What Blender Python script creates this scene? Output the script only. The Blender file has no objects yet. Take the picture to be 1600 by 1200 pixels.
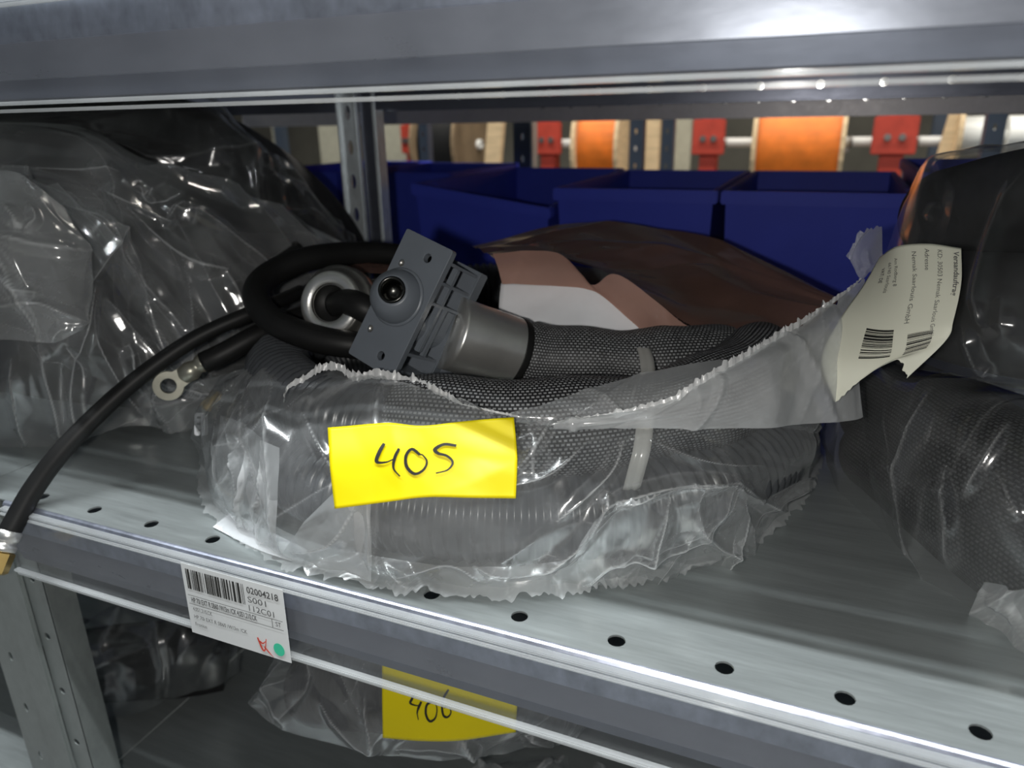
import bpy, bmesh, math, random
import numpy as np
from mathutils import Vector, Matrix

SC = bpy.context.scene
COL = SC.collection
# ------------------------------------------------------------------ camera
FPX = 1150.0
CP = np.array([0.0, -0.36, 0.3123])
CR = np.array([0.92149368, 0.38800704, -0.01731861])
CU = np.array([-0.11497758, 0.31511372, 0.94206343])
CF = np.array([-0.37098457, 0.86611424, -0.33498741])
cam = bpy.data.cameras.new('camera'); camo = bpy.data.objects.new('camera', cam); COL.objects.link(camo)
cam.sensor_width = 36.0; cam.lens = FPX / 1600 * 36.0; cam.clip_start = 0.02; cam.clip_end = 60
M = Matrix.Identity(4)
for i in range(3):
    M[i][0] = CR[i]; M[i][1] = CU[i]; M[i][2] = -CF[i]; M[i][3] = CP[i]
camo.matrix_world = M
cam.dof.use_dof = True; cam.dof.focus_distance = 0.53; cam.dof.aperture_fstop = 6.0
SC.camera = camo
# ------------------------------------------------------------------ world, lamps, exposure
w = bpy.data.worlds.new('hall'); SC.world = w; w.use_nodes = True
w.node_tree.nodes['Background'].inputs[0].default_value = (0.75, 0.86, 1.0, 1)
w.node_tree.nodes['Background'].inputs[1].default_value = 0.06
SC.view_settings.view_transform = 'Standard'; SC.view_settings.look = 'None'
SC.view_settings.exposure = 0.22; SC.view_settings.gamma = 1.0
SC.view_settings.use_curve_mapping = False
SC.cycles.transparent_max_bounces = 24
def area(name, loc, target, sx, sy, energy, color=(1, 1, 1)):
    l = bpy.data.lights.new(name, 'AREA'); l.shape = 'RECTANGLE'; l.size = sx; l.size_y = sy
    l.energy = energy; l.color = color
    o = bpy.data.objects.new(name, l); COL.objects.link(o); o.location = loc
    o.rotation_euler = (Vector(target) - Vector(loc)).to_track_quat('-Z', 'Y').to_euler()
    return o
# tube lamp under the hall ceiling, over the aisle the photograph is taken from
area('aisle_tube_lamp', (-0.2, -0.37, 2.15), (-0.2, -0.28, 0), 3.2, 0.03, 68, (0.93, 0.98, 1.0))
# tube lamp over the next aisle, behind the shelving
area('far_aisle_tube_lamp', (-0.3, 1.9, 2.1), (-0.3, 2.0, 0), 4.0, 0.25, 95, (1.0, 0.95, 0.86))
# the flash of the telephone, beside its lens
fl = bpy.data.lights.new('phone_flash', 'POINT'); fl.energy = 5.6; fl.shadow_soft_size = 0.009; fl.color = (1.0, 0.97, 0.92)
flo = bpy.data.objects.new('phone_flash', fl); COL.objects.link(flo)
flo.location = CP - CR * 0.050 - CU * 0.006 - CF * 0.004

# ------------------------------------------------------------------ helpers
def ray(px, py): return CF + CR * (px - 800) / FPX - CU * (py - 600) / FPX
def W(px, py, d): return CP + ray(px, py) * d
def on(p, *steps):
    """the point p and further points stepped from it in space"""
    out = [np.array(W(*p))]
    for st in steps: out.append(out[-1] + np.array(st))
    return out
def WZ(px, py, z):
    r = ray(px, py); return CP + r * (z - CP[2]) / r[2]
def WY(px, py, y):
    r = ray(px, py); return CP + r * (y - CP[1]) / r[1]
ORIG = {}
def obj(name, geo, mat, parent=None, smooth=False, base=None, autosmooth=None):
    V, Fc = geo[0], geo[1]; UV = geo[2] if len(geo) > 2 else None
    V = np.asarray(V, float)
    if parent is not None: org = ORIG[parent.name]
    elif base is not None: org = np.asarray(base, float)
    else:
        lo, hi = V.min(0), V.max(0); org = np.array([(lo[0] + hi[0]) / 2, (lo[1] + hi[1]) / 2, lo[2]])
    me = bpy.data.meshes.new(name)
    me.from_pydata((V - org).tolist(), [], [tuple(int(i) for i in f) for f in Fc])
    if UV is not None:
        ul = me.uv_layers.new(name='UVMap')
        idx = np.empty(len(me.loops), dtype=np.int32); me.loops.foreach_get('vertex_index', idx)
        ul.data.foreach_set('uv', np.asarray(UV, np.float32)[idx].ravel())
    if len(geo) > 3:
        at = me.attributes.new('crease', 'FLOAT', 'POINT'); at.data.foreach_set('value', np.asarray(geo[3], np.float32))
    if smooth: me.polygons.foreach_set('use_smooth', [True] * len(me.polygons))
    me.materials.append(mat); me.update()
    o = bpy.data.objects.new(name, me); COL.objects.link(o)
    if parent is not None: o.parent = parent
    else: o.location = org
    ORIG[o.name] = org
    return o
def thing(name, base, label, cat, group=None):
    o = bpy.data.objects.new(name, None); COL.objects.link(o); o.empty_display_size = 0.02
    o.location = base; ORIG[o.name] = np.asarray(base, float)
    return tag(o, label, cat, group)
def tag(o, label=None, cat=None, group=None, kind=None):
    if label: o['label'] = label
    if cat: o['category'] = cat
    if group: o['group'] = group
    if kind: o['kind'] = kind
    return o
def join(*gs):
    V = []; Fc = []; UV = []; n = 0; has = all(len(g) > 2 for g in gs)
    for g in gs:
        v = np.asarray(g[0], float); V.append(v); Fc += [[i + n for i in f] for f in g[1]]; n += len(v)
        if has: UV.append(np.asarray(g[2], float))
    return (np.vstack(V), Fc, np.vstack(UV)) if has else (np.vstack(V), Fc)
def frame(z, x=None):
    z = np.asarray(z, float); z = z / np.linalg.norm(z)
    x = np.array([1, 0, 0.0]) if x is None else np.asarray(x, float)
    if abs(x @ z) > 0.98: x = np.array([0, 1, 0.0])
    x = x - z * (x @ z); x /= np.linalg.norm(x)
    return x, np.cross(z, x), z
def xf(geo, o, X, Y, Z):
    V = np.asarray(geo[0], float); V = np.asarray(o) + V[:, :1] * X + V[:, 1:2] * Y + V[:, 2:3] * Z
    return (V,) + tuple(geo[1:])
def from_bm(bm):
    bm.verts.ensure_lookup_table(); bm.verts.index_update()
    r = (np.array([v.co[:] for v in bm.verts]), [[v.index for v in f.verts] for f in bm.faces]); bm.free(); return r
def box(x0, x1, y0, y1, z0, z1, bev=0.0):
    bm = bmesh.new(); bmesh.ops.create_cube(bm, size=1)
    for v in bm.verts: v.co = ((x0 + x1) / 2 + v.co.x * (x1 - x0), (y0 + y1) / 2 + v.co.y * (y1 - y0), (z0 + z1) / 2 + v.co.z * (z1 - z0))
    if bev: bmesh.ops.bevel(bm, geom=list(bm.edges), offset=bev, segments=2, affect='EDGES')
    return from_bm(bm)
def lathe(prof, n=32, o=(0, 0, 0), axis=(0, 0, 1), x=None):
    X, Y, Z = frame(axis, x); V = []; Fc = []
    for r, h in prof:
        for k in range(n):
            a = 2 * math.pi * k / n; V.append((r * math.cos(a), r * math.sin(a), h))
    m = len(prof)
    for i in range(m - 1):
        for k in range(n):
            k2 = (k + 1) % n; Fc.append([i * n + k, i * n + k2, (i + 1) * n + k2, (i + 1) * n + k])
    return xf((np.array(V), Fc), np.asarray(o, float), X, Y, Z)
def crom(P, n, closed=False):
    P = np.asarray(P, float)
    if closed: Q = np.vstack([P[-1:], P, P[:2]]); m = len(P)
    else: Q = np.vstack([2 * P[:1] - P[1:2], P, 2 * P[-1:] - P[-2:-1]]); m = len(P) - 1
    t = np.linspace(0, m, n, endpoint=not closed); i = np.minimum(t.astype(int), m - 1); f = (t - i)[:, None]
    a, b, c, d = Q[i], Q[i + 1], Q[i + 2], Q[i + 3]
    return 0.5 * (2 * b + (c - a) * f + (2 * a - 5 * b + 4 * c - d) * f ** 2 + (3 * b - a - 3 * c + d) * f ** 3)
def even(P, n, closed=False):
    """path points spread evenly along its length"""
    D = crom(P, max(400, n), closed)
    if closed: D = np.vstack([D, D[:1]])
    s = np.r_[0, np.cumsum(np.linalg.norm(np.diff(D, axis=0), axis=1))]
    t = np.linspace(0, s[-1], n + (1 if closed else 0))
    R = np.stack([np.interp(t, s, D[:, k]) for k in range(3)], 1)
    return (R[:-1] if closed else R), s[-1]
def tube(P, r, seg=16, n=60, closed=False, caps=True, flat=1.0):
    """swept round tube; r a number or a function of (0..1, length)"""
    C, L = even(P, n, closed)
    T = np.roll(C, -1, 0) - np.roll(C, 1, 0)
    if not closed: T[0] = C[1] - C[0]; T[-1] = C[-1] - C[-2]
    T /= np.linalg.norm(T, axis=1)[:, None]
    N = np.zeros_like(C); a = np.array([0, 0, 1.0]); a = a - T[0] * (a @ T[0])
    if np.linalg.norm(a) < 0.1: a = np.array([1.0, 0, 0]) - T[0] * T[0][0]
    a /= np.linalg.norm(a)
    for i in range(len(C)):
        a = a - T[i] * (a @ T[i]); a /= np.linalg.norm(a); N[i] = a
    B = np.cross(T, N); m = len(C)
    V = []; UV = []
    for i in range(m):
        t = i / (m - 1); rr = r(t, L) if callable(r) else r
        for k in range(seg + 1):
            A = 2 * math.pi * k / seg
            V.append(C[i] + N[i] * (rr * flat * math.cos(A)) + B[i] * (rr * math.sin(A)))
            UV.append((t * L, k / seg * 2 * math.pi * (rr if not callable(r) else r(0.5, L))))
    Fc = []; s = seg + 1
    for i in range(m if closed else m - 1):
        j = (i + 1) % m
        for k in range(seg): Fc.append([i * s + k, i * s + k + 1, j * s + k + 1, j * s + k])
    if caps and not closed:
        Fc.append([k for k in range(seg)][::-1]); Fc.append([(m - 1) * s + k for k in range(seg)])
    return np.array(V), Fc, np.array(UV)
def flat_mesh(outer, holes=(), thick=0.0, bev=0.0):
    """plate in the xy plane with real holes, thickness along z from -thick to 0"""
    cu = bpy.data.curves.new('c', 'CURVE'); cu.dimensions = '2D'; cu.fill_mode = 'BOTH'
    for loop in [outer] + list(holes):
        sp = cu.splines.new('POLY'); sp.points.add(len(loop) - 1)
        for p, q in zip(sp.points, loop): p.co = (q[0], q[1], 0, 1)
        sp.use_cyclic_u = True
    cu.extrude = thick / 2; cu.bevel_depth = bev; cu.bevel_resolution = 1
    o = bpy.data.objects.new('c', cu); COL.objects.link(o)
    bpy.context.view_layer.update()
    me = o.evaluated_get(bpy.context.evaluated_depsgraph_get()).to_mesh()
    V = np.array([v.co[:] for v in me.vertices]); Fc = [list(p.vertices) for p in me.polygons]
    V[:, 2] -= thick / 2
    bpy.data.objects.remove(o); bpy.data.curves.remove(cu)
    return V, Fc
def text2d(s, size=1.0, bold=False, shear=0.0):
    cu = bpy.data.curves.new('t', 'FONT'); cu.body = s; cu.size = size; cu.resolution_u = 3
    if bold: cu.offset = 0.018 * size
    cu.shear = shear
    o = bpy.data.objects.new('t', cu); COL.objects.link(o); bpy.context.view_layer.update()
    me = o.evaluated_get(bpy.context.evaluated_depsgraph_get()).to_mesh()
    V = np.array([v.co[:] for v in me.vertices]); Fc = [list(p.vertices) for p in me.polygons]
    bpy.data.objects.remove(o); bpy.data.curves.remove(cu)
    return V, Fc
def circ(x, y, r, n=16, ry=None):
    return [(x + r * math.cos(2 * math.pi * k / n), y + (ry or r) * math.sin(2 * math.pi * k / n)) for k in range(n)]
def rrect(x0, x1, y0, y1, r, n=4):
    out = []
    for cx, cy, a0 in ((x1 - r, y1 - r, 0), (x0 + r, y1 - r, 90), (x0 + r, y0 + r, 180), (x1 - r, y0 + r, 270)):
        for k in range(n + 1):
            a = math.radians(a0 + 90 * k / n); out.append((cx + r * math.cos(a), cy + r * math.sin(a)))
    return out

# ---- patches: a sheet through a net of points in space
class Patch:
    def __init__(s, rows): s.K = np.array(rows, float)        # rows x cols x 3, world points
    def at(s, u, v):
        u = np.clip(np.atleast_1d(np.asarray(u, float)), -0.2, 1.2); v = np.atleast_1d(np.asarray(v, float))
        R, Cn = s.K.shape[:2]
        def wts(t, m):
            x = np.clip(t, 0, 1) * (m - 1); i = np.minimum(x.astype(int), m - 2); f = x - i
            f = f + (t - np.clip(t, 0, 1)) * (m - 1)
            return i, np.stack([-.5 * f + f ** 2 - .5 * f ** 3, 1 - 2.5 * f ** 2 + 1.5 * f ** 3, .5 * f + 2 * f ** 2 - 1.5 * f ** 3, -.5 * f ** 2 + .5 * f ** 3], -1)
        E = np.pad(s.K, ((1, 1), (1, 1), (0, 0)))
        E[0] = 2 * E[1] - E[2]; E[-1] = 2 * E[-2] - E[-3]; E[:, 0] = 2 * E[:, 1] - E[:, 2]; E[:, -1] = 2 * E[:, -2] - E[:, -3]
        iu, wu = wts(u, Cn); iv, wv = wts(v, R)
        out = np.zeros((len(u), 3))
        for a in range(4):
            for b in range(4): out += E[iv + a, iu + b] * (wv[:, a] * wu[:, b])[:, None]
        return out
    def nrm(s, u, v):
        u = np.atleast_1d(np.asarray(u, float)); v = np.atleast_1d(np.asarray(v, float)); e = 0.01
        a = s.at(u + e, v) - s.at(u - e, v); b = s.at(u, v + e) - s.at(u, v - e); n = np.cross(a, b)
        n /= np.linalg.norm(n, axis=1)[:, None] + 1e-12
        p = s.at(u, v); fl_ = np.sign(((CP - p) * n).sum(1)); fl_ = np.where(fl_.mean() < 0, -1.0, 1.0)
        return n * fl_
def PW(rows): return Patch([[p if isinstance(p, np.ndarray) else W(*p) for p in r] for r in rows])
def onward(rows, *steps): return [list(r[:-1]) + on(r[-1], *steps) for r in rows]
def crumple(xy, seed, folds=30, amp=0.006, cells=26, camp=0.005, dirs=None, length=(0.05, 0.2), width=(0.006, 0.03)):
    rng = np.random.default_rng(seed); lo = xy.min(0); hi = xy.max(0); h = np.zeros(len(xy))
    wv = np.stack([np.sin(xy[:, 1] * 31 + seed) + np.sin(xy[:, 0] * 17 + 2), np.sin(xy[:, 0] * 27 + seed * 2) + np.sin(xy[:, 1] * 19)], 1) * 0.003
    q = xy + wv
    size = (hi - lo).max()
    for _ in range(cells):
        c = lo + rng.random(2) * (hi - lo); a = rng.random() * math.pi if dirs is None else math.radians(rng.choice(dirs) + 90 + rng.normal() * 22)
        wl = rng.uniform(0.16, 0.42) * min(size, 0.35); R_ = rng.uniform(0.6, 1.4) * wl; e = np.array([math.cos(a), math.sin(a)]); d = q - c
        bend = 0.25 * (d @ np.array([-e[1], e[0]])) ** 2 / wl * rng.normal()
        x = (d @ e + bend) / wl + rng.random()
        h += camp * (wl / 0.06) * (np.abs(x - np.floor(x) - 0.5) * 2 - 0.5) * np.exp(-(d ** 2).sum(1) / R_ ** 2)
    for _ in range(folds):
        p = lo + rng.random(2) * (hi - lo)
        a = rng.random() * math.pi if dirs is None else math.radians(rng.choice(dirs) + rng.normal() * 14)
        L = rng.uniform(*length); wd = rng.uniform(*width); am = amp * rng.uniform(0.3, 1.0) * rng.choice([1, 1, -0.7])
        e = np.array([math.cos(a), math.sin(a)]); d = q - p; t = d @ e; n = d @ np.array([-e[1], e[0]]) + 0.15 * t * t / L * rng.normal()
        tp = np.clip(1 - (t / L) ** 2, 0, 1); ww = wd * (0.35 + 0.65 * tp)
        h += am * tp * np.clip(1 - np.abs(n) / ww, 0, 1) ** 1.3
    return h
def ridge(P, u, v, creases):
    """drawn-in folds: polylines over the sheet with a width and a height"""
    B = P.at(u, v) - CP; z = B @ CF; X_ = 800 + FPX * (B @ CR) / z; Y_ = 600 - FPX * (B @ CU) / z; h = np.zeros(len(u))
    for pts, wpx, am in creases:
        wpx = wpx * 1.7; am = am * 0.62
        Q = crom(np.c_[np.array(pts, float), np.zeros(len(pts))], 90 * len(pts))[:, :2]
        near = (X_ > Q[:, 0].min() - 2 * wpx) & (X_ < Q[:, 0].max() + 2 * wpx) & (Y_ > Q[:, 1].min() - 2 * wpx) & (Y_ < Q[:, 1].max() + 2 * wpx)
        ii = np.where(near)[0]
        if not len(ii): continue
        D = np.hypot(X_[ii, None] - Q[None, :, 0], Y_[ii, None] - Q[None, :, 1]); k_ = D.argmin(1); t = k_ / (len(Q) - 1)
        tp = np.clip(np.minimum(t, 1 - t) * 4 + 0.25, 0, 1)
        h[ii] += am * tp * np.clip(1 - D.min(1) / (wpx * (0.4 + 0.6 * tp)), 0, 1) ** 1.5
    return h
def sheet(P, nu, nv, h=None, ragged_top=0.0, ragged_bottom=0.0, seed=1, thick=0.0):
    u, v = np.meshgrid(np.linspace(0, 1, nu), np.linspace(0, 1, nv)); u = u.ravel(); v = v.ravel()
    rng = np.random.default_rng(seed)
    if ragged_top:
        j = np.convolve(rng.normal(size=nu + 4), [.25, .5, .25], 'same')[2:-2] * ragged_top
        v = v + np.tile(j, nv) * np.clip((v - 0.6) / 0.4, 0, 1)
    if ragged_bottom:
        j = np.convolve(rng.normal(size=nu + 4), [.25, .5, .25], 'same')[2:-2] * ragged_bottom
        v = v + np.tile(j, nv) * np.clip((0.4 - v) / 0.4, 0, 1)
    V = P.at(u, v)
    wu = np.linalg.norm(np.diff(P.at(np.linspace(0, 1, 40), np.full(40, .5)), axis=0), axis=1).sum()
    wv = np.linalg.norm(np.diff(P.at(np.full(40, .5), np.linspace(0, 1, 40)), axis=0), axis=1).sum()
    xy = np.stack([u * wu, v * wv], 1)
    cz = np.zeros(len(V))
    if h is not None:
        hh = h(xy, u, v); V = V + P.nrm(u, v) * hh[:, None]
        G = hh.reshape(nv, nu); sx, sy = wu / (nu - 1), wv / (nv - 1); lp = np.zeros_like(G)
        lp[1:-1, 1:-1] = np.abs(G[1:-1, 2:] + G[1:-1, :-2] - 2 * G[1:-1, 1:-1]) / sx + np.abs(G[2:, 1:-1] + G[:-2, 1:-1] - 2 * G[1:-1, 1:-1]) / sy
        cz = np.clip(lp.ravel() * 0.7 - 0.05, 0, 1)
    Fc = [[j * nu + i, j * nu + i + 1, (j + 1) * nu + i + 1, (j + 1) * nu + i] for j in range(nv - 1) for i in range(nu - 1)]
    return V, Fc, xy, cz
def on_patch(P, g2, off=0.0006):
    """lay flat lettering (coordinates 0..1 in u, v) on a patch"""
    V = np.asarray(g2[0], float); p = P.at(V[:, 0], V[:, 1]) + P.nrm(V[:, 0], V[:, 1]) * off
    return p, g2[1]
def stroke(pts, wd, n=26, asp=1.0, closed=False):
    """a pen stroke as a flat ribbon in u, v"""
    P3 = np.c_[np.asarray(pts, float), np.zeros(len(pts))]; C = crom(P3, n, closed)[:, :2]
    if closed: C = np.vstack([C, C[:1]])
    T = np.gradient(C, axis=0); T[:, 0] *= asp; T /= np.linalg.norm(T, axis=1)[:, None] + 1e-9
    N = np.stack([-T[:, 1] / asp, T[:, 0]], 1); m = len(C)
    ws = wd * (0.8 + 0.35 * np.sin(np.linspace(0.4, 5, m)))[:, None]
    V = np.vstack([C + N * ws / 2, C - N * ws / 2]); V = np.c_[V, np.zeros(len(V))]
    return V, [[i, i + 1, m + i + 1, m + i] for i in range(m - 1)]
def bars(x0, x1, y0, y1, seed, nseg=6, modules=95):
    rng = np.random.default_rng(seed); gs = []; x = 0; on = True
    while x < modules:
        k = int(rng.choice([1, 1, 2, 2, 3, 4])) if on else int(rng.choice([1, 1, 1, 2, 3]))
        if on:
            a = x0 + (x1 - x0) * x / modules; b = x0 + (x1 - x0) * min(x + k, modules) / modules
            V = [(q, y0 + (y1 - y0) * t / nseg, 0) for t in range(nseg + 1) for q in (a, b)]
            gs.append((np.array(V), [[2 * t, 2 * t + 1, 2 * t + 3, 2 * t + 2] for t in range(nseg)]))
        x += k; on = not on
    return join(*gs)

# ------------------------------------------------------------------ materials
def nm(name):
    m = bpy.data.materials.new(name); m.use_nodes = True; nt = m.node_tree
    b = nt.nodes['Principled BSDF']; return m, nt, b
def ramp(nt, src, stops):
    r = nt.nodes.new('ShaderNodeValToRGB'); e = r.color_ramp.elements
    while len(e) < len(stops): e.new(0.5)
    for q, (p, c) in zip(e, stops): q.position = p; q.color = (*c, 1) if len(c) == 3 else c
    nt.links.new(src, r.inputs[0]); return r
def noise(nt, scale, detail=4, coord='Object', stretch=None, rough=0.55):
    tc = nt.nodes.new('ShaderNodeTexCoord'); n = nt.nodes.new('ShaderNodeTexNoise')
    n.inputs['Scale'].default_value = scale; n.inputs['Detail'].default_value = detail; n.inputs['Roughness'].default_value = rough
    if stretch:
        mp = nt.nodes.new('ShaderNodeMapping'); mp.inputs['Scale'].default_value = stretch
        nt.links.new(tc.outputs[coord], mp.inputs[0]); nt.links.new(mp.outputs[0], n.inputs['Vector'])
    else: nt.links.new(tc.outputs[coord], n.inputs['Vector'])
    return n
def bump(nt, src, b, strength=0.2, dist=0.002):
    bp = nt.nodes.new('ShaderNodeBump'); bp.inputs['Strength'].default_value = strength; bp.inputs['Distance'].default_value = dist
    nt.links.new(src, bp.inputs['Height']); nt.links.new(bp.outputs[0], b.inputs['Normal']); return bp
def simple(name, c, rough=0.5, metal=0.0, var=0.12, scale=30, bmp=0.0, spec=0.5, stretch=None):
    m, nt, b = nm(name); n = noise(nt, scale, stretch=stretch)
    r = ramp(nt, n.outputs['Fac'], [(0.3, tuple(x * (1 - var) for x in c)), (0.7, tuple(min(1, x * (1 + var)) for x in c))])
    nt.links.new(r.outputs[0], b.inputs['Base Color']); b.inputs['Roughness'].default_value = rough; b.inputs['Metallic'].default_value = metal
    b.inputs['Specular IOR Level'].default_value = spec
    if bmp: bump(nt, n.outputs['Fac'], b, bmp)
    return m
def galvanised(name, c, rough, metal, var, stretch):
    m, nt, b = nm(name)
    n1 = noise(nt, 26, 6, stretch=stretch, rough=0.65); n2 = noise(nt, 120, 4, stretch=stretch)
    mx = nt.nodes.new('ShaderNodeMix'); mx.data_type = 'FLOAT'; mx.inputs[0].default_value = 0.4
    nt.links.new(n1.outputs['Fac'], mx.inputs[2]); nt.links.new(n2.outputs['Fac'], mx.inputs[3])
    r = ramp(nt, mx.outputs[0], [(0.32, tuple(x * (1 - var) for x in c)), (0.68, tuple(min(1, x * (1 + var)) for x in c))])
    nt.links.new(r.outputs[0], b.inputs['Base Color']); b.inputs['Metallic'].default_value = metal
    rr = ramp(nt, mx.outputs[0], [(0.3, (rough * 0.85,) * 3), (0.7, (rough * 1.15,) * 3)]); nt.links.new(rr.outputs[0], b.inputs['Roughness'])
    bump(nt, n2.outputs['Fac'], b, 0.06, 0.001)
    return m
def film(name, base=0.16, varn=0.14, edge=0.45, tint=(0.93, 0.95, 0.96), rough=0.10, gloss=1.0, bstr=0.12, bscale=14, trans=(0.97, 0.98, 0.98), crease=0.22):
    """thin clear or milky polythene: mostly see-through, some scatter, sharp sheen"""
    m, nt, b = nm(name); nt.nodes.remove(b); out = nt.nodes['Material Output']; L = nt.links.new
    n1 = noise(nt, 9, 5); n2 = noise(nt, bscale, 6, rough=0.6)
    bp = nt.nodes.new('ShaderNodeBump'); bp.inputs['Strength'].default_value = bstr; bp.inputs['Distance'].default_value = 0.004
    L(n2.outputs['Fac'], bp.inputs['Height'])
    def facing(power, mul, add, nrm=None):
        lw = nt.nodes.new('ShaderNodeLayerWeight'); lw.inputs['Blend'].default_value = 0.5
        if nrm: L(nrm, lw.inputs['Normal'])
        pw = nt.nodes.new('ShaderNodeMath'); pw.operation = 'POWER'; pw.inputs[1].default_value = power; L(lw.outputs['Facing'], pw.inputs[0])
        e = nt.nodes.new('ShaderNodeMath'); e.operation = 'MULTIPLY_ADD'; e.use_clamp = True
        e.inputs[1].default_value = mul; e.inputs[2].default_value = add; L(pw.outputs[0], e.inputs[0]); return e
    e = facing(3.0, edge, 0.0)
    r = nt.nodes.new('ShaderNodeMapRange'); r.inputs[1].default_value = 0.35; r.inputs[2].default_value = 0.7
    r.inputs[3].default_value = max(0.0, base - varn / 2); r.inputs[4].default_value = base + varn; L(n1.outputs['Fac'], r.inputs[0])
    s0 = nt.nodes.new('ShaderNodeMath'); s0.operation = 'ADD'; L(e.outputs[0], s0.inputs[0]); L(r.outputs[0], s0.inputs[1])
    ca = nt.nodes.new('ShaderNodeAttribute'); ca.attribute_name = 'crease'
    s = nt.nodes.new('ShaderNodeMath'); s.operation = 'MULTIPLY_ADD'; s.use_clamp = True; s.inputs[1].default_value = crease
    L(ca.outputs['Fac'], s.inputs[0]); L(s0.outputs[0], s.inputs[2])
    tr = nt.nodes.new('ShaderNodeBsdfTransparent'); tr.inputs[0].default_value = (*trans, 1)
    df = nt.nodes.new('ShaderNodeBsdfDiffuse'); df.inputs[0].default_value = (*tint, 1); L(bp.outputs[0], df.inputs['Normal'])
    tl = nt.nodes.new('ShaderNodeBsdfTranslucent'); tl.inputs[0].default_value = (*tint, 1)
    md = nt.nodes.new('ShaderNodeMixShader'); md.inputs[0].default_value = 0.3; L(df.outputs[0], md.inputs[1]); L(tl.outputs[0], md.inputs[2])
    m1 = nt.nodes.new('ShaderNodeMixShader'); L(s.outputs[0], m1.inputs[0]); L(tr.outputs[0], m1.inputs[1]); L(md.outputs[0], m1.inputs[2])
    gl = nt.nodes.new('ShaderNodeBsdfGlossy'); gl.inputs['Roughness'].default_value = rough; L(bp.outputs[0], gl.inputs['Normal'])
    g = facing(5.0, 0.9 * min(gloss, 1), 0.045 * gloss, bp.outputs[0])
    m2 = nt.nodes.new('ShaderNodeMixShader'); L(g.outputs[0], m2.inputs[0]); L(m1.outputs[0], m2.inputs[1]); L(gl.outputs[0], m2.inputs[2])
    L(m2.outputs[0], out.inputs['Surface']); return m
def woven(name, pitch=0.0042, thread=(0.30, 0.31, 0.32), ground=(0.012, 0.012, 0.013)):
    m, nt, b = nm(name); L = nt.links.new
    tc = nt.nodes.new('ShaderNodeTexCoord'); br = nt.nodes.new('ShaderNodeTexBrick')
    L(tc.outputs['UV'], br.inputs['Vector']); br.offset = 0.5
    br.inputs['Scale'].default_value = 1.0; br.inputs['Brick Width'].default_value = pitch; br.inputs['Row Height'].default_value = pitch * 0.80
    br.inputs['Mortar Size'].default_value = pitch * 0.26; br.inputs['Mortar Smooth'].default_value = 0.6
    br.inputs['Color1'].default_value = (*thread, 1); br.inputs['Color2'].default_value = (*(t * 0.55 for t in thread), 1); br.inputs['Mortar'].default_value = (*ground, 1)
    L(br.outputs['Color'], b.inputs['Base Color']); b.inputs['Roughness'].default_value = 0.55
    iv = nt.nodes.new('ShaderNodeMath'); iv.operation = 'SUBTRACT'; iv.inputs[0].default_value = 1.0; L(br.outputs['Fac'], iv.inputs[1])
    bump(nt, iv.outputs[0], b, 0.7, 0.0012); return m

ZINC = galvanised('galvanised_sheet', (0.46, 0.50, 0.50), 0.42, 0.66, 0.14, (0.25, 3.0, 1.0))
ZINC_LIP = galvanised('galvanised_lip', (0.47, 0.50, 0.60), 0.34, 0.85, 0.34, (1.0, 1.0, 0.7))
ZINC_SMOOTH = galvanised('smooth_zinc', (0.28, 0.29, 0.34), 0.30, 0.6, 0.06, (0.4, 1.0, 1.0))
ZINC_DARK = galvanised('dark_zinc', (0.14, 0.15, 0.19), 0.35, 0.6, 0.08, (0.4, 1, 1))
POST = galvanised('post_steel', (0.34, 0.37, 0.36), 0.38, 0.5, 0.15, (1, 1, 0.6))
CLEAR = film('clear_label_strip', 0.02, 0.02, 0.15, (0.8, 0.82, 0.9), 0.05, 1.0, 0.02, 8)
CLEAR_RIM = film('clear_strip_rim', 0.32, 0.1, 0.4, (0.85, 0.87, 0.88), 0.08, 2.0, 0.02, 8)
FILM = film('polythene_film', 0.075, 0.14, 0.55, rough=0.15, gloss=3.0, crease=0.6)
FILM_MID = film('doubled_polythene', 0.27, 0.12, 0.4, rough=0.16, gloss=2.0, crease=0.4)
FILM_MILKY = film('milky_polythene', 0.42, 0.22, 0.4, rough=0.16)
FILM_DIM = film('thin_clear_polythene', 0.16, 0.15, 0.36, rough=0.14, gloss=3.0, crease=0.5)
FILM_DARK = film('clear_glossy_polythene', 0.022, 0.035, 0.15, rough=0.17, gloss=2.4, crease=0.15)
FILM_E = film('clear_polythene_over_weave', 0.05, 0.06, 0.25, rough=0.15, gloss=2.4, crease=0.3)
FILM_SHINY = film('shiny_polythene', 0.03, 0.04, 0.2, rough=0.24, gloss=5.0, crease=0.2)
TORN = film('whitened_torn_polythene', 0.75, 0.2, 0.3, (0.92, 0.93, 0.93), 0.25)
AMBER = film('brown_document_pouch', 0.55, 0.15, 0.3, (0.34, 0.19, 0.15), 0.2, 1.4, 0.1, 14, (0.62, 0.40, 0.34))
AMBER2 = film('brown_pouch_flap', 0.72, 0.15, 0.3, (0.62, 0.36, 0.29), 0.2, 1.8, 0.1, 14, (0.62, 0.40, 0.34))
BLACK = simple('black_rubber', (0.011, 0.011, 0.011), 0.5, 0, 0.2, 30, 0, 0.3)
BLACK_HOSE = simple('dark_ribbed_plastic', (0.060, 0.064, 0.070), 0.28, 0, 0.2)
DULL_HOSE = simple('dull_dark_hose', (0.022, 0.022, 0.023), 0.75, 0, 0.3, 60, 0.1, 0.25)
WOVEN = woven('black_woven_sleeve', 0.0033, (0.36, 0.37, 0.38))
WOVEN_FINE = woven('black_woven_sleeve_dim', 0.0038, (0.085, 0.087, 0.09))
GREY = simple('grey_plastic', (0.135, 0.152, 0.175), 0.38, 0, 0.05, 40, 0.02)
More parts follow.
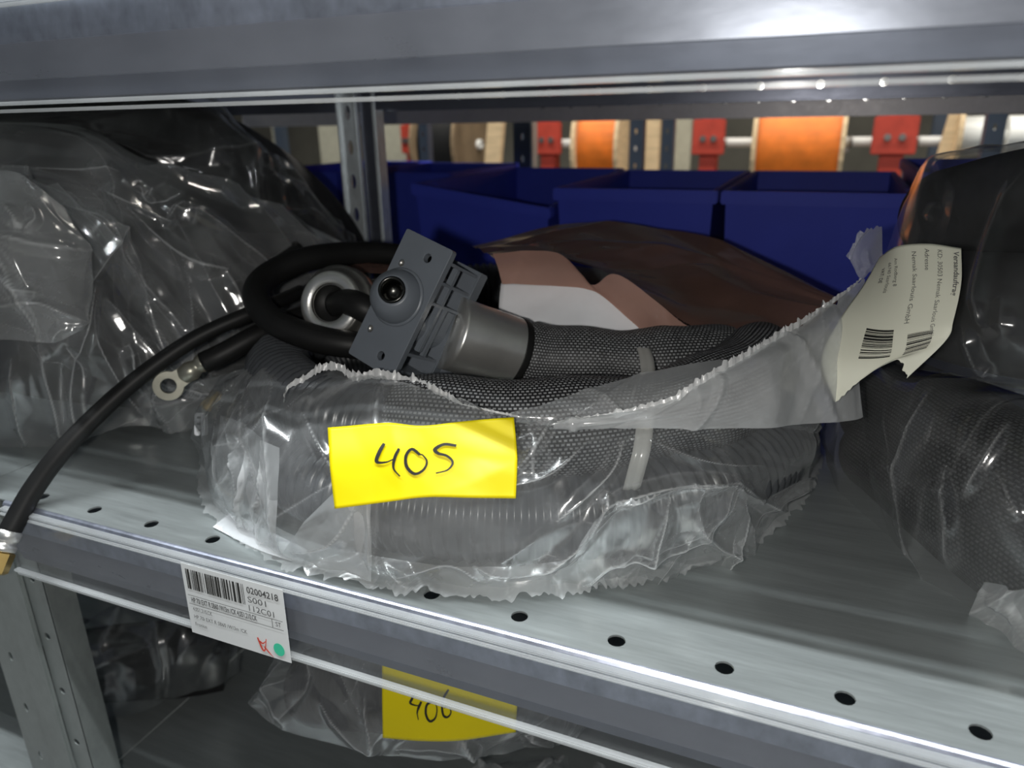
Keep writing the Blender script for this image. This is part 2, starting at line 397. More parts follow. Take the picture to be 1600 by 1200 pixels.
STEEL = simple('polished_steel', (0.95, 0.94, 0.90), 0.32, 0.88, 0.05, 60, stretch=(1, 1, 1))
STEEL_DULL = simple('dull_steel', (0.32, 0.31, 0.29), 0.35, 0.9, 0.2, 60)
THREAD = simple('dark_thread_steel', (0.08, 0.08, 0.075), 0.25, 1.0, 0.1)
TIN = simple('tinned_copper', (0.42, 0.41, 0.34), 0.35, 0.7, 0.15, 60, 0.05)
GLINT_DISC = simple('bright_glint_disc', (0.9, 0.9, 0.88), 0.2, 1.0, 0.02)  # for the discs added as glinting hole rims
POST_FLASHLIT = galvanised('flashlit_post_zinc', (0.72, 0.77, 0.80), 0.36, 0.45, 0.25, (1, 1, 0.5))  # paler copy of the post steel, flash brightness put into its colour
ZINC_FLASHLIT = galvanised('flashlit_lip_zinc', (0.60, 0.57, 0.58), 0.4, 0.4, 0.1, (1, 1, 1))  # paler, pinkish lip zinc: flash light put into the colour
BRASS = simple('brass', (0.62, 0.44, 0.16), 0.3, 0.9, 0.12)
YELLOW = simple('yellow_sticker', (0.84, 0.69, 0.0), 0.42, 0, 0.03, 12)
INK = simple('black_ink', (0.02, 0.02, 0.018), 0.4, 0, 0.2)
PRINT = simple('grey_print', (0.10, 0.10, 0.10), 0.6, 0, 0.2)
PAPER = simple('white_paper', (0.88, 0.89, 0.92), 0.6, 0, 0.03)
CREAM = simple('cream_paper', (0.72, 0.72, 0.60), 0.55, 0, 0.04, 10)
LABELP = simple('label_paper', (0.74, 0.76, 0.76), 0.45, 0, 0.02)
RED_INK = simple('red_ink', (0.70, 0.08, 0.05), 0.5, 0, 0.1)
GREEN = simple('green_dot', (0.05, 0.60, 0.36), 0.5, 0, 0.05)
TIE = film('clear_nylon_tie', 0.55, 0.1, 0.3, (0.85, 0.84, 0.80), 0.2)
BLUE = simple('blue_plastic', (0.040, 0.060, 0.47), 0.55, 0, 0.06, 14, 0, 0.3)
ORANGE = simple('orange_cable', (0.85, 0.22, 0.02), 0.5, 0, 0.15, 20)
REDP = simple('red_painted_steel', (0.42, 0.045, 0.025), 0.5, 0, 0.12)
WOOD = simple('plywood', (0.60, 0.45, 0.27), 0.7, 0, 0.15, 12, 0.1, 0.3, (1, 1, 6))
WHITE = simple('white_tube', (0.8, 0.8, 0.76), 0.4, 0, 0.03)
DUSK = simple('dark_painted_steel', (0.045, 0.06, 0.085), 0.45, 0.2, 0.1)
HALL = simple('hall_wall', (0.16, 0.15, 0.12), 0.9, 0, 0.3, 2)
CONCRETE = simple('concrete', (0.42, 0.42, 0.41), 0.8, 0, 0.15, 6, 0.1)
PANEL = simple('beige_panel', (0.34, 0.33, 0.26), 0.7, 0, 0.1)
SHADED_WOOD = simple('shaded_plywood', (0.20, 0.14, 0.08), 0.8, 0, 0.2, 12)  # plywood with the shadow on the flange face put into its colour
YELLOW_DULL = simple('ochre_plastic', (0.55, 0.36, 0.05), 0.5)

# ------------------------------------------------------------------ hall
o = obj('floor', box(-16, 8, -4, 8, -1.45, -1.40), CONCRETE); tag(o, kind='structure')
o = obj('wall_back', box(-16, 8, 6.0, 6.1, -1.40, 3.2), HALL); tag(o, kind='structure')

# ------------------------------------------------------------------ shelves
PITCH = 0.395; HS = 0.0668; XL = -0.704; XR = 0.66; DEPTH = 0.63
HX = [-0.0270 + HS * k for k in range(-9, 10)]
def make_shelf(z, label, x0=XL, x1=XR, y0=0.0, depth=DEPTH, holder=True, flip=False, hlabel=None):
    t = thing('metal_shelf', ((x0 + x1) / 2, y0 + depth / 2, z - 0.07), label, 'shelf', 'galvanised shelves')
    hx = [x for x in HX if x0 + 0.02 < x < x1 - 0.02]
    outer = [(x0, y0 + 0.004), (x1, y0 + 0.004), (x1, y0 + depth - 0.002), (x0, y0 + depth - 0.002)]
    holes = [circ(x, y0 + 0.0205, 0.0058, 14) for x in hx]
    V, Fc = flat_mesh(outer, holes, 0.0014)
    obj('deck', (V + np.array([0, 0, z]), Fc), ZINC, t)
    # front lip: rolled top edge, mottled face, set-back smooth face, bottom return
    def prof(pts, nm_, mat, sm=False):
        n = len(pts); V = [(x, y0 + p[0], z + p[1]) for x in (x0 + 0.05, x1) for p in pts]
        return obj(nm_, (np.array(V), [[i, i + 1, n + i + 1, n + i] for i in range(n - 1)]), mat, t, sm)
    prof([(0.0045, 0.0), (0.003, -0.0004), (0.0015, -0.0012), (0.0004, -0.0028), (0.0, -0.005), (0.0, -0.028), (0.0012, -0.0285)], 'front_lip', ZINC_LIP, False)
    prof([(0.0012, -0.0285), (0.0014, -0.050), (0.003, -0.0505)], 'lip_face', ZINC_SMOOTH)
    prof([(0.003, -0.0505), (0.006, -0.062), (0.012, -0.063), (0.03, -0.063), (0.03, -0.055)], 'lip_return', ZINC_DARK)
    yb = y0 + depth
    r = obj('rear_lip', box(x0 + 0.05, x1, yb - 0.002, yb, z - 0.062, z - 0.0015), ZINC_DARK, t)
    for x in hx:
        if -0.55 < x < 0.5:
            obj('glint_disc', lathe([(0.0052, 0), (0.0050, 0.0012), (0.0001, 0.0014)], 12, (x, yb - 0.002, z - 0.047), (0, -1, 0)), GLINT_DISC, t)  # shiny disc added in place of a lip hole's glinting rim
    if holder:
        h = thing('label_holder', ((x0 + x1) / 2, y0 - 0.003, z - 0.07), hlabel, 'label holder')
        hx0 = x0 + 0.055
        obj('clear_face', box(hx0, x1, y0 - 0.0042, y0 - 0.0032, z - 0.066, z - 0.004), CLEAR, h)
        obj('top_rail', join(box(hx0, x1, y0 - 0.006, y0 - 0.0002, z - 0.0052, z - 0.0022, 0.0006), box(hx0, x1, y0 - 0.0075, y0 - 0.0044, z - 0.0085, z - 0.0062, 0.0006)), CLEAR_RIM, h)
        obj('bottom_rail', join(box(hx0, x1, y0 - 0.0085, y0 - 0.003, z - 0.0665, z - 0.0640, 0.0007), box(hx0, x1, y0 - 0.006, y0 - 0.001, z - 0.071, z - 0.0687, 0.0007)), CLEAR_RIM, h)
    return t
make_shelf(0.0, 'galvanised shelf carrying the torn bag with the yellow 405 sticker', hlabel='clear plastic label strip along the lower shelf edge, holding the barcode card')
make_shelf(PITCH, 'galvanised shelf crossing the top of the picture, seen from below', hlabel='empty clear plastic label strip along the top shelf edge')
make_shelf(-PITCH, 'dim galvanised shelf at the bottom carrying the bag with the second yellow sticker', holder=False)
t = thing('rear_panel', (-0.4, 0.65, -PITCH), 'added dark panel that darkens the space behind the shelf below', 'panel')  # unseen panel, added to keep the back of this shelf dark
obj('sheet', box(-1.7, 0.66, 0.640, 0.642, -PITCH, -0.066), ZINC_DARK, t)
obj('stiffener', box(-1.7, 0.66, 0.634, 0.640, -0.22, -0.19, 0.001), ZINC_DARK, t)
# the back-to-back bay behind, and the bay to the left
for zz, lb in ((0.0, 'galvanised shelf behind, under the blue bins'), (PITCH, 'galvanised shelf behind, above the blue bins')):
    t = thing('metal_shelf', (-0.1, 0.99, zz - 0.07), lb, 'shelf', 'galvanised shelves')
    obj('deck', box(-1.5, 1.3, 0.66, 1.315, zz - 0.0015, zz), ZINC, t)
    obj('front_lip', box(-1.5, 1.3, 1.315, 1.318, zz - 0.083, zz), ZINC_FLASHLIT, t)
    obj('rear_lip', box(-1.5, 1.3, 0.655, 0.658, zz - 0.064, zz), ZINC_DARK, t)
    if zz > 0:
        for x in HX:
            obj('glint_disc', lathe([(0.0052, 0), (0.0050, 0.0012), (0.0001, 0.0014)], 12, (x, 1.315, zz - 0.050), (0, -1, 0)), GLINT_DISC, t)  # same added discs for the glints along the far lip
t = thing('metal_shelf', (-1.2, 0.31, -0.07), 'galvanised shelf of the next bay, under the grey bags at left', 'shelf', 'galvanised shelves')
obj('deck', box(-1.7, -0.7055, 0.004, 0.63, -0.0015, 0), ZINC, t)
obj('front_lip', box(-1.7, -0.775, 0.0, 0.0035, -0.063, -0.001), ZINC_LIP, t)
t = thing('metal_shelf', (-1.2, 0.31, -PITCH - 0.07), 'dark galvanised shelf of the next bay at the lower left corner', 'shelf', 'galvanised shelves')
obj('deck', box(-1.7, -0.7055, 0.004, 0.63, -PITCH - 0.0015, -PITCH), ZINC, t)
obj('front_lip', box(-1.7, -0.775, 0.0, 0.0035, -PITCH - 0.063, -PITCH - 0.001), ZINC_LIP, t)
t = thing('metal_shelf', (-1.2, 0.31, PITCH - 0.07), 'galvanised shelf of the next bay, above the grey bags at left', 'shelf', 'galvanised shelves')
obj('deck', box(-1.7, -0.712, 0.004, 0.63, PITCH - 0.0015, PITCH), ZINC, t)
obj('front_lip', box(-1.7, -0.712, 0.0, 0.0035, PITCH - 0.063, PITCH - 0.001), ZINC_LIP, t)

# ------------------------------------------------------------------ posts
def slotted(x0, x1, z0, z1, hw, hh, pitch, off=0.0, cx=None):
    cx = (x0 + x1) / 2 if cx is None else cx
    n = int((z1 - z0 - 0.04) / pitch)
    return flat_mesh([(x0, z0), (x1, z0), (x1, z1), (x0, z1)], [circ(cx, z0 + 0.03 + off + pitch * k, hw, 10, hh) for k in range(n)], 0.0016)
def up(geo, y): V = np.asarray(geo[0]); return np.c_[V[:, 0], y - V[:, 2], V[:, 1]], geo[1]
t = thing('shelf_post', (-0.70, 0.02, -1.40), 'galvanised upright post with round holes at the lower left corner', 'post', 'shelf posts')
obj('hole_flange', up(slotted(-0.6745, -0.646, -1.40, -0.002, 0.0042, 0.0042, HS, 0.01, -0.663), 0.0125), POST, t)
obj('front_face', box(-0.706, -0.6745, 0.008, 0.0125, -1.40, 0.7, 0.001), POST, t)
obj('slot_flange', up(slotted(-0.757, -0.7065, -1.40, 0.7, 0.003, 0.006, HS, 0.03, -0.735), 0.013), POST, t)
obj('inner_flange', box(-0.648, -0.6465, 0.0125, 0.04, -1.40, -0.065), POST, t)
t = thing('shelf_post', (-0.665, 0.635, -1.40), 'bright galvanised rear post between the grey bag and the blue bins', 'post', 'shelf posts')
obj('slotted_face', up(slotted(-0.699, -0.670, -1.40, 0.9, 0.0048, 0.011, 0.05, 0.0), 0.630), POST_FLASHLIT, t)
obj('bead', box(-0.6705, -0.6655, 0.622, 0.632, -1.40, 0.9, 0.001), POST_FLASHLIT, t)
obj('edge_return', box(-0.702, -0.698, 0.624, 0.650, -1.40, 0.9, 0.001), POST_FLASHLIT, t)
obj('side_face', box(-0.664, -0.640, 0.632, 0.634, -1.40, 0.9), ZINC_DARK, t)
obj('rear_return', box(-0.640, -0.634, 0.626, 0.650, -1.40, 0.9, 0.001), POST_FLASHLIT, t)
def far_post(px0, px1, y, lab, mat=DUSK, dp=0.05, sl=True):
    a = WY(px0, 205, y)[0]; b = WY(px1, 205, y)[0]
    t = thing('shelf_post', ((a + b) / 2, y, -1.40), lab, 'post', 'shelf posts')
    obj('face', up(slotted(a, b, -1.40, 0.9, 0.004, 0.008, 0.05), y), mat, t)
    obj('side', box(a - 0.002, a, y, y + dp, -1.40, 0.9), mat, t)
    obj('edge_return', box(b, b + 0.006, y - 0.004, y + dp * 0.6, -1.40, 0.9, 0.001), POST if sl else mat, t)
far_post(803, 829, 1.33, 'dark slotted post behind the bins, left of the red bracket')
far_post(655, 666, 1.95, 'thin dark grey post beside the slim red strip', DUSK, 0.05, False)
far_post(985, 1003, 1.95, 'dark blue post right of the narrow orange reel', DUSK, 0.05, False)
far_post(1036, 1050, 1.95, 'dark post between the cream board and the grey box', DUSK, 0.05, False)
far_post(1541, 1566, 1.95, 'dark post at the far right between white reels', DUSK, 0.05, False)

# ------------------------------------------------------------------ cable reels in the far aisle
YR = 2.55
def X(px, y=YR): return WY(px, 215, y)[0]
def reel(px0, px1, y, zc, rc, rf, mat, lab, wind=60, fl_l=True, fl_r=True, fmat=None, tilt=0.0):
    a, b = X(px0, y), X(px1, y); fm = fmat or WOOD
    t = thing('cable_reel', ((a + b) / 2, y, zc - rf), lab, 'cable reel', 'cable reels in the far aisle')
    prof = []; n = max(8, wind)
    for k in range(n + 1):
        for s_ in (0, 0.5):
            prof.append((rc + (0.0 if s_ == 0 else 0.006), (b - a) * (k + s_) / (n + 0.5)))
    prof = [(0.02, 0.0)] + prof + [(0.02, b - a)]
    obj('wound_cable', lathe(prof, 40, (a, y, zc), (1, 0, 0)), mat, t, True)
    d = 0.014
    ax = np.array([1, 0, tilt])
    if fl_l: obj('flange', lathe([(0.02, -d), (rf, -d), (rf, 0), (0.02, 0)], 40, (a, y, zc), ax), fm, t)
    if fl_r: obj('flange', lathe([(0.02, 0), (rf, 0), (rf, d), (0.02, d)], 40, (b, y, zc), ax), fm, t)
    obj('core_tube', lathe([(0.02, -0.03), (0.02, b - a + 0.03), (0.012, b - a + 0.03), (0.012, -0.03)], 16, (a, y, zc), (1, 0, 0)), WHITE, t, True)
    return t
ZS = 0.245
reel(1192, 1314, YR, ZS - 0.03, 0.20, 0.235, ORANGE, 'wide reel of orange cable between two red brackets')
reel(926, 984, YR, ZS - 0.03, 0.20, 0.235, ORANGE, 'narrow reel of orange cable with a pale wooden flange')
reel(684, 742, YR + 0.1, ZS - 0.02, 0.19, 0.23, BLACK, 'reel of black cable with a wooden flange', 14, True, True, SHADED_WOOD)
reel(1494, 1535, YR, ZS + 0.0, 0.055, 0.15, WHITE, 'slim reel of white cable right of the last red bracket', 18, True, False)
reel(1570, 1640, YR, ZS + 0.0, 0.055, 0.15, WHITE, 'reel of white cable cut by the right edge of the picture', 18, False, False)
def bracket(px0, px1, y, lab, arm0, arm1):
    a, b = X(px0, y), X(px1, y); c = (a + b) / 2; hw = (b - a) * 0.27
    t = thing('reel_bracket', (c, y, -1.40), lab, 'bracket', 'red brackets carrying the reels')
    obj('upright', box(c - hw, c + hw, y - 0.03, y + 0.03, -1.40, 0.5, 0.004), REDP, t)
    obj('cross_plate', box(a, b, y - 0.045, y - 0.03, ZS - 0.055, ZS + 0.065, 0.004), REDP, t)
    for dx in (-0.6, 0.6):
        obj('bolt', lathe([(0.012, 0), (0.012, 0.008), (0.0, 0.008)], 6, (c + dx * hw, y - 0.045, ZS), (0, -1, 0)), STEEL_DULL, t)
bracket(1085, 1135, YR - 0.05, 'red cross-shaped reel bracket left of the wide orange reel', 0, 0)
bracket(1362, 1432, YR - 0.05, 'red cross-shaped reel bracket right of the wide orange reel', 0, 0)
bracket(838, 882, YR - 0.02, 'red reel bracket left of the narrow orange reel', 0, 0)
bracket(634, 652, YR + 0.1, 'slim red strip bracket left of the black reel', 0, 0)
for px0, px1, lb in ((872, 924, 'white bar reaching the narrow orange reel'), (1128, 1186, 'white bar left of the wide orange reel'), (1322, 1374, 'white bar right of the wide orange reel'), (1424, 1480, 'white bar right of the right red bracket')):
    a, b = X(px0), X(px1)
    t = thing('reel_shaft', ((a + b) / 2, YR - 0.0, ZS - 0.04), lb, 'bar', 'white reel shafts')
    obj('bar', tube([(a, YR - 0.02, ZS - 0.015), ((a + b) / 2, YR - 0.02, ZS - 0.015), (b, YR - 0.02, ZS - 0.015)], 0.016, 14, 6), WHITE, t, True)
    obj('collar', lathe([(0.016, 0), (0.021, 0), (0.021, 0.012), (0.016, 0.012)], 14, (a + 0.01, YR - 0.02, ZS - 0.015), (1, 0, 0)), STEEL_DULL, t, True)
def board(px0, px1, y, z0, z1, mat, name, lab, cat, lean=0.0, th=0.03):
    a, b = X(px0, y), X(px1, y)
    g = box(a, b, y, y + th, z0, z1, 0.002); V = g[0].copy(); V[:, 0] += (V[:, 2] - z0) * lean
    h = obj(name, (V, g[1]), mat); tag(h, lab, cat)
board(1005, 1030, YR - 0.1, -0.6, 0.6, WOOD, 'wooden_board', 'upright cream wooden board behind the narrow orange reel', 'board')
board(1052, 1080, YR + 0.3, -0.6, 0.6, PANEL, 'grey_board', 'grey upright panel left of the red bracket', 'panel')
board(744, 768, YR - 0.15, -0.1, 0.5, WOOD, 'wooden_board', 'leaning wooden board right of the black reel', 'board', 0.12)
board(1450, 1475, YR - 0.1, -0.1, 0.5, WOOD, 'wooden_board', 'leaning wooden board left of the white reels', 'board', 0.12)
board(600, 634, YR + 0.3, -0.6, 0.6, PANEL, 'cream_panel', 'pale panel right of the bright rear post', 'panel')
board(498, 530, YR + 0.3, -0.6, 0.6, PANEL, 'cream_panel', 'pale panel left of the bright rear post', 'panel')
board(425, 440, YR + 0.3, -0.6, 0.6, PANEL, 'cream_panel', 'narrow pale panel above the grey bag', 'panel')
# carrier rails of the reel rack
t = thing('reel_rack', (0, YR + 0.25, -1.40), 'dark rack frame behind the cable reels', 'rack')
for zz in (-0.12, 0.62): obj('rail', box(-3.2, 2.2, YR + 0.22, YR + 0.27, zz, zz + 0.06, 0.004), DUSK, t)
for xx in (-2.6, -1.3, 0.3, 1.6): obj('rack_leg', box(xx, xx + 0.05, YR + 0.2, YR + 0.25, -1.40, 1.2, 0.004), DUSK, t)

# ------------------------------------------------------------------ blue bins
def bin_(c, wd, dp, ht, rz, lab, slope=0.0):
    t = thing('storage_bin', (c[0], c[1], 0.0), lab, 'bin', 'blue storage bins behind')
    ca, sa = math.cos(rz), math.sin(rz)
    def place(g):
        V = np.array(g[0], float); V[:, 2] -= slope * (0.5 + V[:, 0] / wd) * np.clip(1 - V[:, 1] / dp, 0, 1) * V[:, 2] / ht
        return np.c_[c[0] + V[:, 0] * ca - V[:, 1] * sa, c[1] + V[:, 0] * sa + V[:, 1] * ca, V[:, 2]], g[1]
    def ring(s, z): return [(-wd / 2 * s, 0 + dp * (1 - s) / 2, z), (wd / 2 * s, dp * (1 - s) / 2, z), (wd / 2 * s, dp - dp * (1 - s) / 2, z), (-wd / 2 * s, dp - dp * (1 - s) / 2, z)]
    V = ring(0.93, 0.001) + ring(1.0, ht) + ring(0.975, ht) + ring(0.905, 0.005)
    Fc = [[3, 2, 1, 0]]
    for q in range(3): Fc += [[q * 4 + k, q * 4 + (k + 1) % 4, q * 4 + 4 + (k + 1) % 4, q * 4 + 4 + k] for k in range(4)]
    Fc.append([12, 13, 14, 15])
    obj('tub', place((np.array(V), Fc)), BLUE, t)
    rim = []
    e = 0.006
    for x0, x1, y0, y1 in ((-wd / 2 - e, wd / 2 + e, -e, 0.004), (-wd / 2 - e, wd / 2 + e, dp - 0.004, dp + e), (-wd / 2 - e, -wd / 2 + 0.004, 0.004, dp - 0.004), (wd / 2 - 0.004, wd / 2 + e, 0.004, dp - 0.004)):
        obj('rim', place(box(x0, x1, y0, y1, ht - 0.017, ht + 0.001, 0.002)), BLUE, t)
    return t
bin_((-0.262, 0.70), 0.226, 0.42, 0.219, 0.0, 'blue bin in the middle, behind the peak of the brown pouch')
bin_((-0.020, 0.70), 0.226, 0.42, 0.219, 0.0, 'blue bin at right, beside the torn plastic scrap')
bin_((0.222, 0.78), 0.226, 0.36, 0.240, 0.0, 'blue bin mostly hidden behind the upper right black bag')
bin_((-0.503, 0.70), 0.226, 0.42, 0.222, 0.0, 'blue bin with a slanting front rim, left of the middle bin', 0.032)
bin_((-0.80, 0.95), 0.226, 0.34, 0.222, 0.0, 'blue bin right behind the bright rear post')
bin_((-1.06, 0.95), 0.226, 0.40, 0.222, 0.0, 'blue bin left of the rear post, above the grey bag')


# ------------------------------------------------------------------ hose coil in the torn bag
HC = np.array([-0.280, 0.320]); RX, RY = 0.250, 0.245
def ringpt(deg, z, k=1.0): a = math.radians(deg); return (HC[0] + RX * k * math.cos(a), HC[1] + RY * k * math.sin(a), z)
def ribs(r, pitch=0.0092, depth=0.0036):
    def f(t, L):
        n = L / pitch; return r + depth * (0.5 + 0.5 * math.cos(2 * math.pi * t * n)) ** 0.7 - depth
    return f
t = thing('hose_coil', (HC[0], HC[1], 0.0), 'coiled welding hose pack with ribbed hose and black woven sleeve inside the torn bag', 'hose')
obj('ribbed_hose', tube([ringpt(d, 0.038, 1.035) for d in range(0, 360, 20)], ribs(0.037), 20, 1150, True), BLACK_HOSE, t, True)
obj('ribbed_hose', tube([ringpt(d, 0.098 + 0.008 * math.sin(math.radians(d)), 0.97) for d in range(-250, -84, 12)], ribs(0.033), 20, 560), BLACK_HOSE, t, True)
obj('woven_sleeve', tube([ringpt(d, 0.094 + 0.004 * min(1, (d + 91) / 40), 0.94) for d in range(-91, 118, 12)], lambda q, L: 0.0375 + 0.003 * math.sin(q * 21) + 0.002 * math.sin(q * 47), 40, 160), WOVEN, t, True)
slv = [W(780, 545, 0.659), W(806, 553, 0.667), W(860, 560, 0.668), W(930, 562, 0.662), W(1010, 566, 0.662), W(1100, 560, 0.67), W(1190, 555, 0.70), W(1250, 560, 0.74), ringpt(45, 0.10, 0.75), ringpt(90, 0.095, 0.7)]
def slvr(q, L):
    return (0.0285 if q < 0.05 else 0.0305) + 0.002 * math.sin(q * 30) + 0.0012 * math.sin(q * 61)
obj('woven_sleeve', tube(slv, slvr, 40, 130), WOVEN, t, True)
obj('steel_ferrule', tube([W(704, 520, 0.636), W(740, 532, 0.646), W(772, 542, 0.656), W(800, 551, 0.664)], 0.0325, 48, 24), STEEL, t, True)
obj('ferrule_rim', tube([W(797, 550, 0.6632), W(801, 551.3, 0.6643), W(805, 552.6, 0.6655)], 0.0330, 48, 6), BLACK, t, True)
# ---- grey connector block on the end of the sleeve
bc = W(624, 474, 0.600); aw = ray(624, 474); aw /= np.linalg.norm(aw)
rt = CR - aw * (CR @ aw); rt /= np.linalg.norm(rt); upv = np.cross(rt, aw)
BA = 0.55 * rt - 0.20 * upv + 0.81 * aw; BA /= np.linalg.norm(BA)
BL = 0.49 * rt + 0.87 * upv; BL = BL - BA * (BL @ BA); BL /= np.linalg.norm(BL)
BN = -BA; BW = np.cross(BN, BL)            # BW: across the plate, to the right in the picture
if BW @ rt < 0: BW = -BW
def blk(g): return xf(g, bc, BW, BL, BN)
HL, HW_ = 0.0570, 0.0248
k = obj('connector_block', blk(flat_mesh(rrect(-HW_, HW_, -HL, HL, 0.0015, 2), [circ(0.006, 0.043, 0.0042), circ(-0.0155, 0.030, 0.0034), circ(-0.0155, -0.030, 0.0034), circ(0.006, -0.045, 0.0042)], 0.006, 0.0004)), GREY, t)
def sub(name, g, m, sm=False): return obj(name, blk(g), m, k, sm)
for hx_, hy_ in ((-0.0155, 0.030), (-0.0155, -0.030)):
    sub('screw', lathe([(0.0001, -0.003), (0.0028, -0.0028), (0.0033, -0.0015), (0.0033, -0.006)], 12, (hx_, hy_, 0), (0, 0, 1)), STEEL_DULL, True)
bn = np.array([BW @ (-0.22 * rt + 0.27 * upv - 0.93 * aw), BL @ (-0.22 * rt + 0.27 * upv - 0.93 * aw), BN @ (-0.22 * rt + 0.27 * upv - 0.93 * aw)]); bn /= np.linalg.norm(bn)
ball_c = np.array([-0.0035, 0.004, 0.001])
sub('ball_boss', lathe([(0.0225 * math.cos(math.radians(q)), 0.0225 * math.sin(math.radians(q))) for q in range(-60, 62, 6)] + [(0.0108, 0.0190)], 40, ball_c, bn), GREY, True)
sub('threaded_insert', lathe([(0.0108, 0.016), (0.0108, 0.0215), (0.0100, 0.0220), (0.0086, 0.0215), (0.0082, 0.019), (0.0084, 0.017), (0.0080, 0.015), (0.0082, 0.013), (0.0078, 0.007), (0.0001, 0.007)], 32, ball_c, bn), THREAD, True)
sub('collar_ring', lathe([(0.0215, -0.0005), (0.0245, 0.0002), (0.0245, 0.0018), (0.0218, 0.0022)], 40, (-0.0035, 0.004, 0)), GREY, True)
D1, D2 = -0.052, -0.066
sub('core', join(box(-0.020, 0.006, -0.036, 0.034, D1, -0.005, 0.001), lathe([(0.017, -0.005), (0.017, D1)], 32, (0.004, -0.012, 0))), GREY)
for yy in (-0.050, -0.034, 0.012, 0.030, 0.047):
    sub('rib', box(-0.024, 0.0245, yy - 0.0013, yy + 0.0013, D1, -0.005, 0.0004), GREY)
sub('side_web', box(0.0195, 0.0225, -0.034, 0.012, -0.036, -0.030, 0.0004), GREY)
sub('raised_bar', box(0.018, 0.0235, -0.030, 0.046, -0.0260, -0.0205, 0.0008), GREY)
sub('rear_flange', box(-HW_, HW_ + 0.001, -0.056, 0.052, D2, D1, 0.001), GREY)
sub('rear_collar', lathe([(0.034, D2 - 0.006), (0.036, D2 - 0.002), (0.036, D2 + 0.003), (0.02, D2 + 0.003)], 40, (0.006, -0.018, 0)), GREY, True)
sub('rating_plate', box(0.0215, 0.0222, -0.012, 0.010, -0.049, -0.038), GREY)

# steel coupling and the short black lead that reaches the block from behind
t = thing('steel_coupling', W(530, 500, 0.70), 'round steel cable coupling behind the grey connector block', 'coupling')
cpl = W(526, 476, 0.690); cax = -ray(532, 474) * 0.80 - CR * 0.42 + CU * 0.1; cax /= np.linalg.norm(cax)
obj('body', lathe([(0.0171, 0.012), (0.0293, 0.012), (0.0317, 0.010), (0.0317, 0.004), (0.0354, 0.002), (0.0378, 0.0), (0.0378, -0.010), (0.0342, -0.012), (0.0342, -0.03)], 40, cpl, cax), STEEL_DULL, t, True)
obj('ring', lathe([(0.0183, 0.0125), (0.0183, 0.0150), (0.0287, 0.0150), (0.0299, 0.0125)], 40, cpl, cax), STEEL, t, True)
obj('socket', lathe([(0.0001, 0.004), (0.0171, 0.004), (0.0183, 0.0135)], 32, cpl, cax), BLACK, t, True)
obj('black_lead', tube([cpl - cax * 0.0, W(545, 472, 0.675), W(575, 485, 0.665), W(640, 520, 0.70)], 0.0125, 20, 30), BLACK, t, True)
t = obj('black_hose_loop', tube([W(700, 420, 0.84), W(640, 402, 0.83), W(560, 396, 0.80), W(480, 405, 0.76), W(420, 430, 0.73), W(400, 462, 0.705), W(425, 500, 0.685), W(490, 528, 0.675), W(560, 540, 0.675), W(640, 545, 0.70)], 0.0128, 24, 120), BLACK, None, True)
tag(t, 'thick black rubber hose looping out left of the grey connector block', 'hose')
t = obj('black_hose_loop', tube([W(470, 395, 0.90), W(430, 420, 0.88), W(405, 455, 0.84), W(430, 500, 0.80), W(500, 520, 0.80), W(600, 520, 0.82)], 0.016, 20, 70), BLACK, None, True)
tag(t, 'second black hose loop in shadow inside the first loop', 'hose')

# ------------------------------------------------------------------ documents on the coil
def sheet_obj(name, rows, nu, nv, mat, parent=None, seed=1, folds=20, amp=0.004, cells=14, camp=0.003, th=0.0, **kw):
    P = PW(rows); cs = kw.pop('creases', None); dirs = kw.pop('dirs', None); mask = kw.pop('mask', None); ln = kw.pop('length', (0.05, 0.2)); wd = kw.pop('width', (0.006, 0.03))
    def h(xy, u, v):
        q = crumple(xy, seed, folds, amp, cells, camp, dirs, ln, wd)
        if mask: q = q * mask(u, v)
        return q + ridge(P, u, v, cs) if cs else q
    o = obj(name, sheet(P, nu, nv, h if amp or camp else None, kw.get('rt', 0), kw.get('rb', 0), seed), mat, parent, True)
    if th:
        m_ = o.modifiers.new('thickness', 'SOLIDIFY'); m_.thickness = th; m_.offset = -1
    return o, P
t = thing('document_pouch', W(980, 500, 0.75), 'shiny brown plastic document pouch lying on the coiled hose', 'pouch')
sheet_obj('rear_panel', [
    [(775, 402, .72), (830, 400, .72), (880, 402, .72), (980, 440, .69), (1080, 512, .665), (1160, 520, .66), (1245, 522, .66)],
    [(765, 399, .76), (840, 396, .77), (930, 415, .77), (1030, 440, .76), (1120, 460, .73), (1200, 480, .71), (1290, 490, .68)],
    [(750, 392, .80), (850, 378, .83), (950, 380, .85), (1040, 395, .83), (1120, 415, .80), (1210, 450, .74), (1305, 475, .69)],
    [(735, 385, .86), (840, 358, .90), (940, 347, .93), (1020, 354, .92), (1100, 370, .88), (1210, 415, .78), (1312, 465, .70)]], 90, 50, AMBER, t, 3, 8, 0.0035, 6, 0.003)
sheet_obj('front_flap', [
    [(785, 446, .688), (880, 447, .686), (935, 460, .678), (990, 505, .660), (1040, 548, .640), (1110, 532, .648)],
    [(778, 420, .692), (880, 420, .690), (930, 452, .682), (985, 470, .668), (1065, 530, .648), (1130, 526, .652)],
    [(770, 398, .700), (868, 393, .698), (922, 444, .686), (968, 430, .674), (1080, 510, .655), (1150, 520, .655)]], 60, 20, AMBER2, t, 5, 8, 0.002, 5, 0.002)
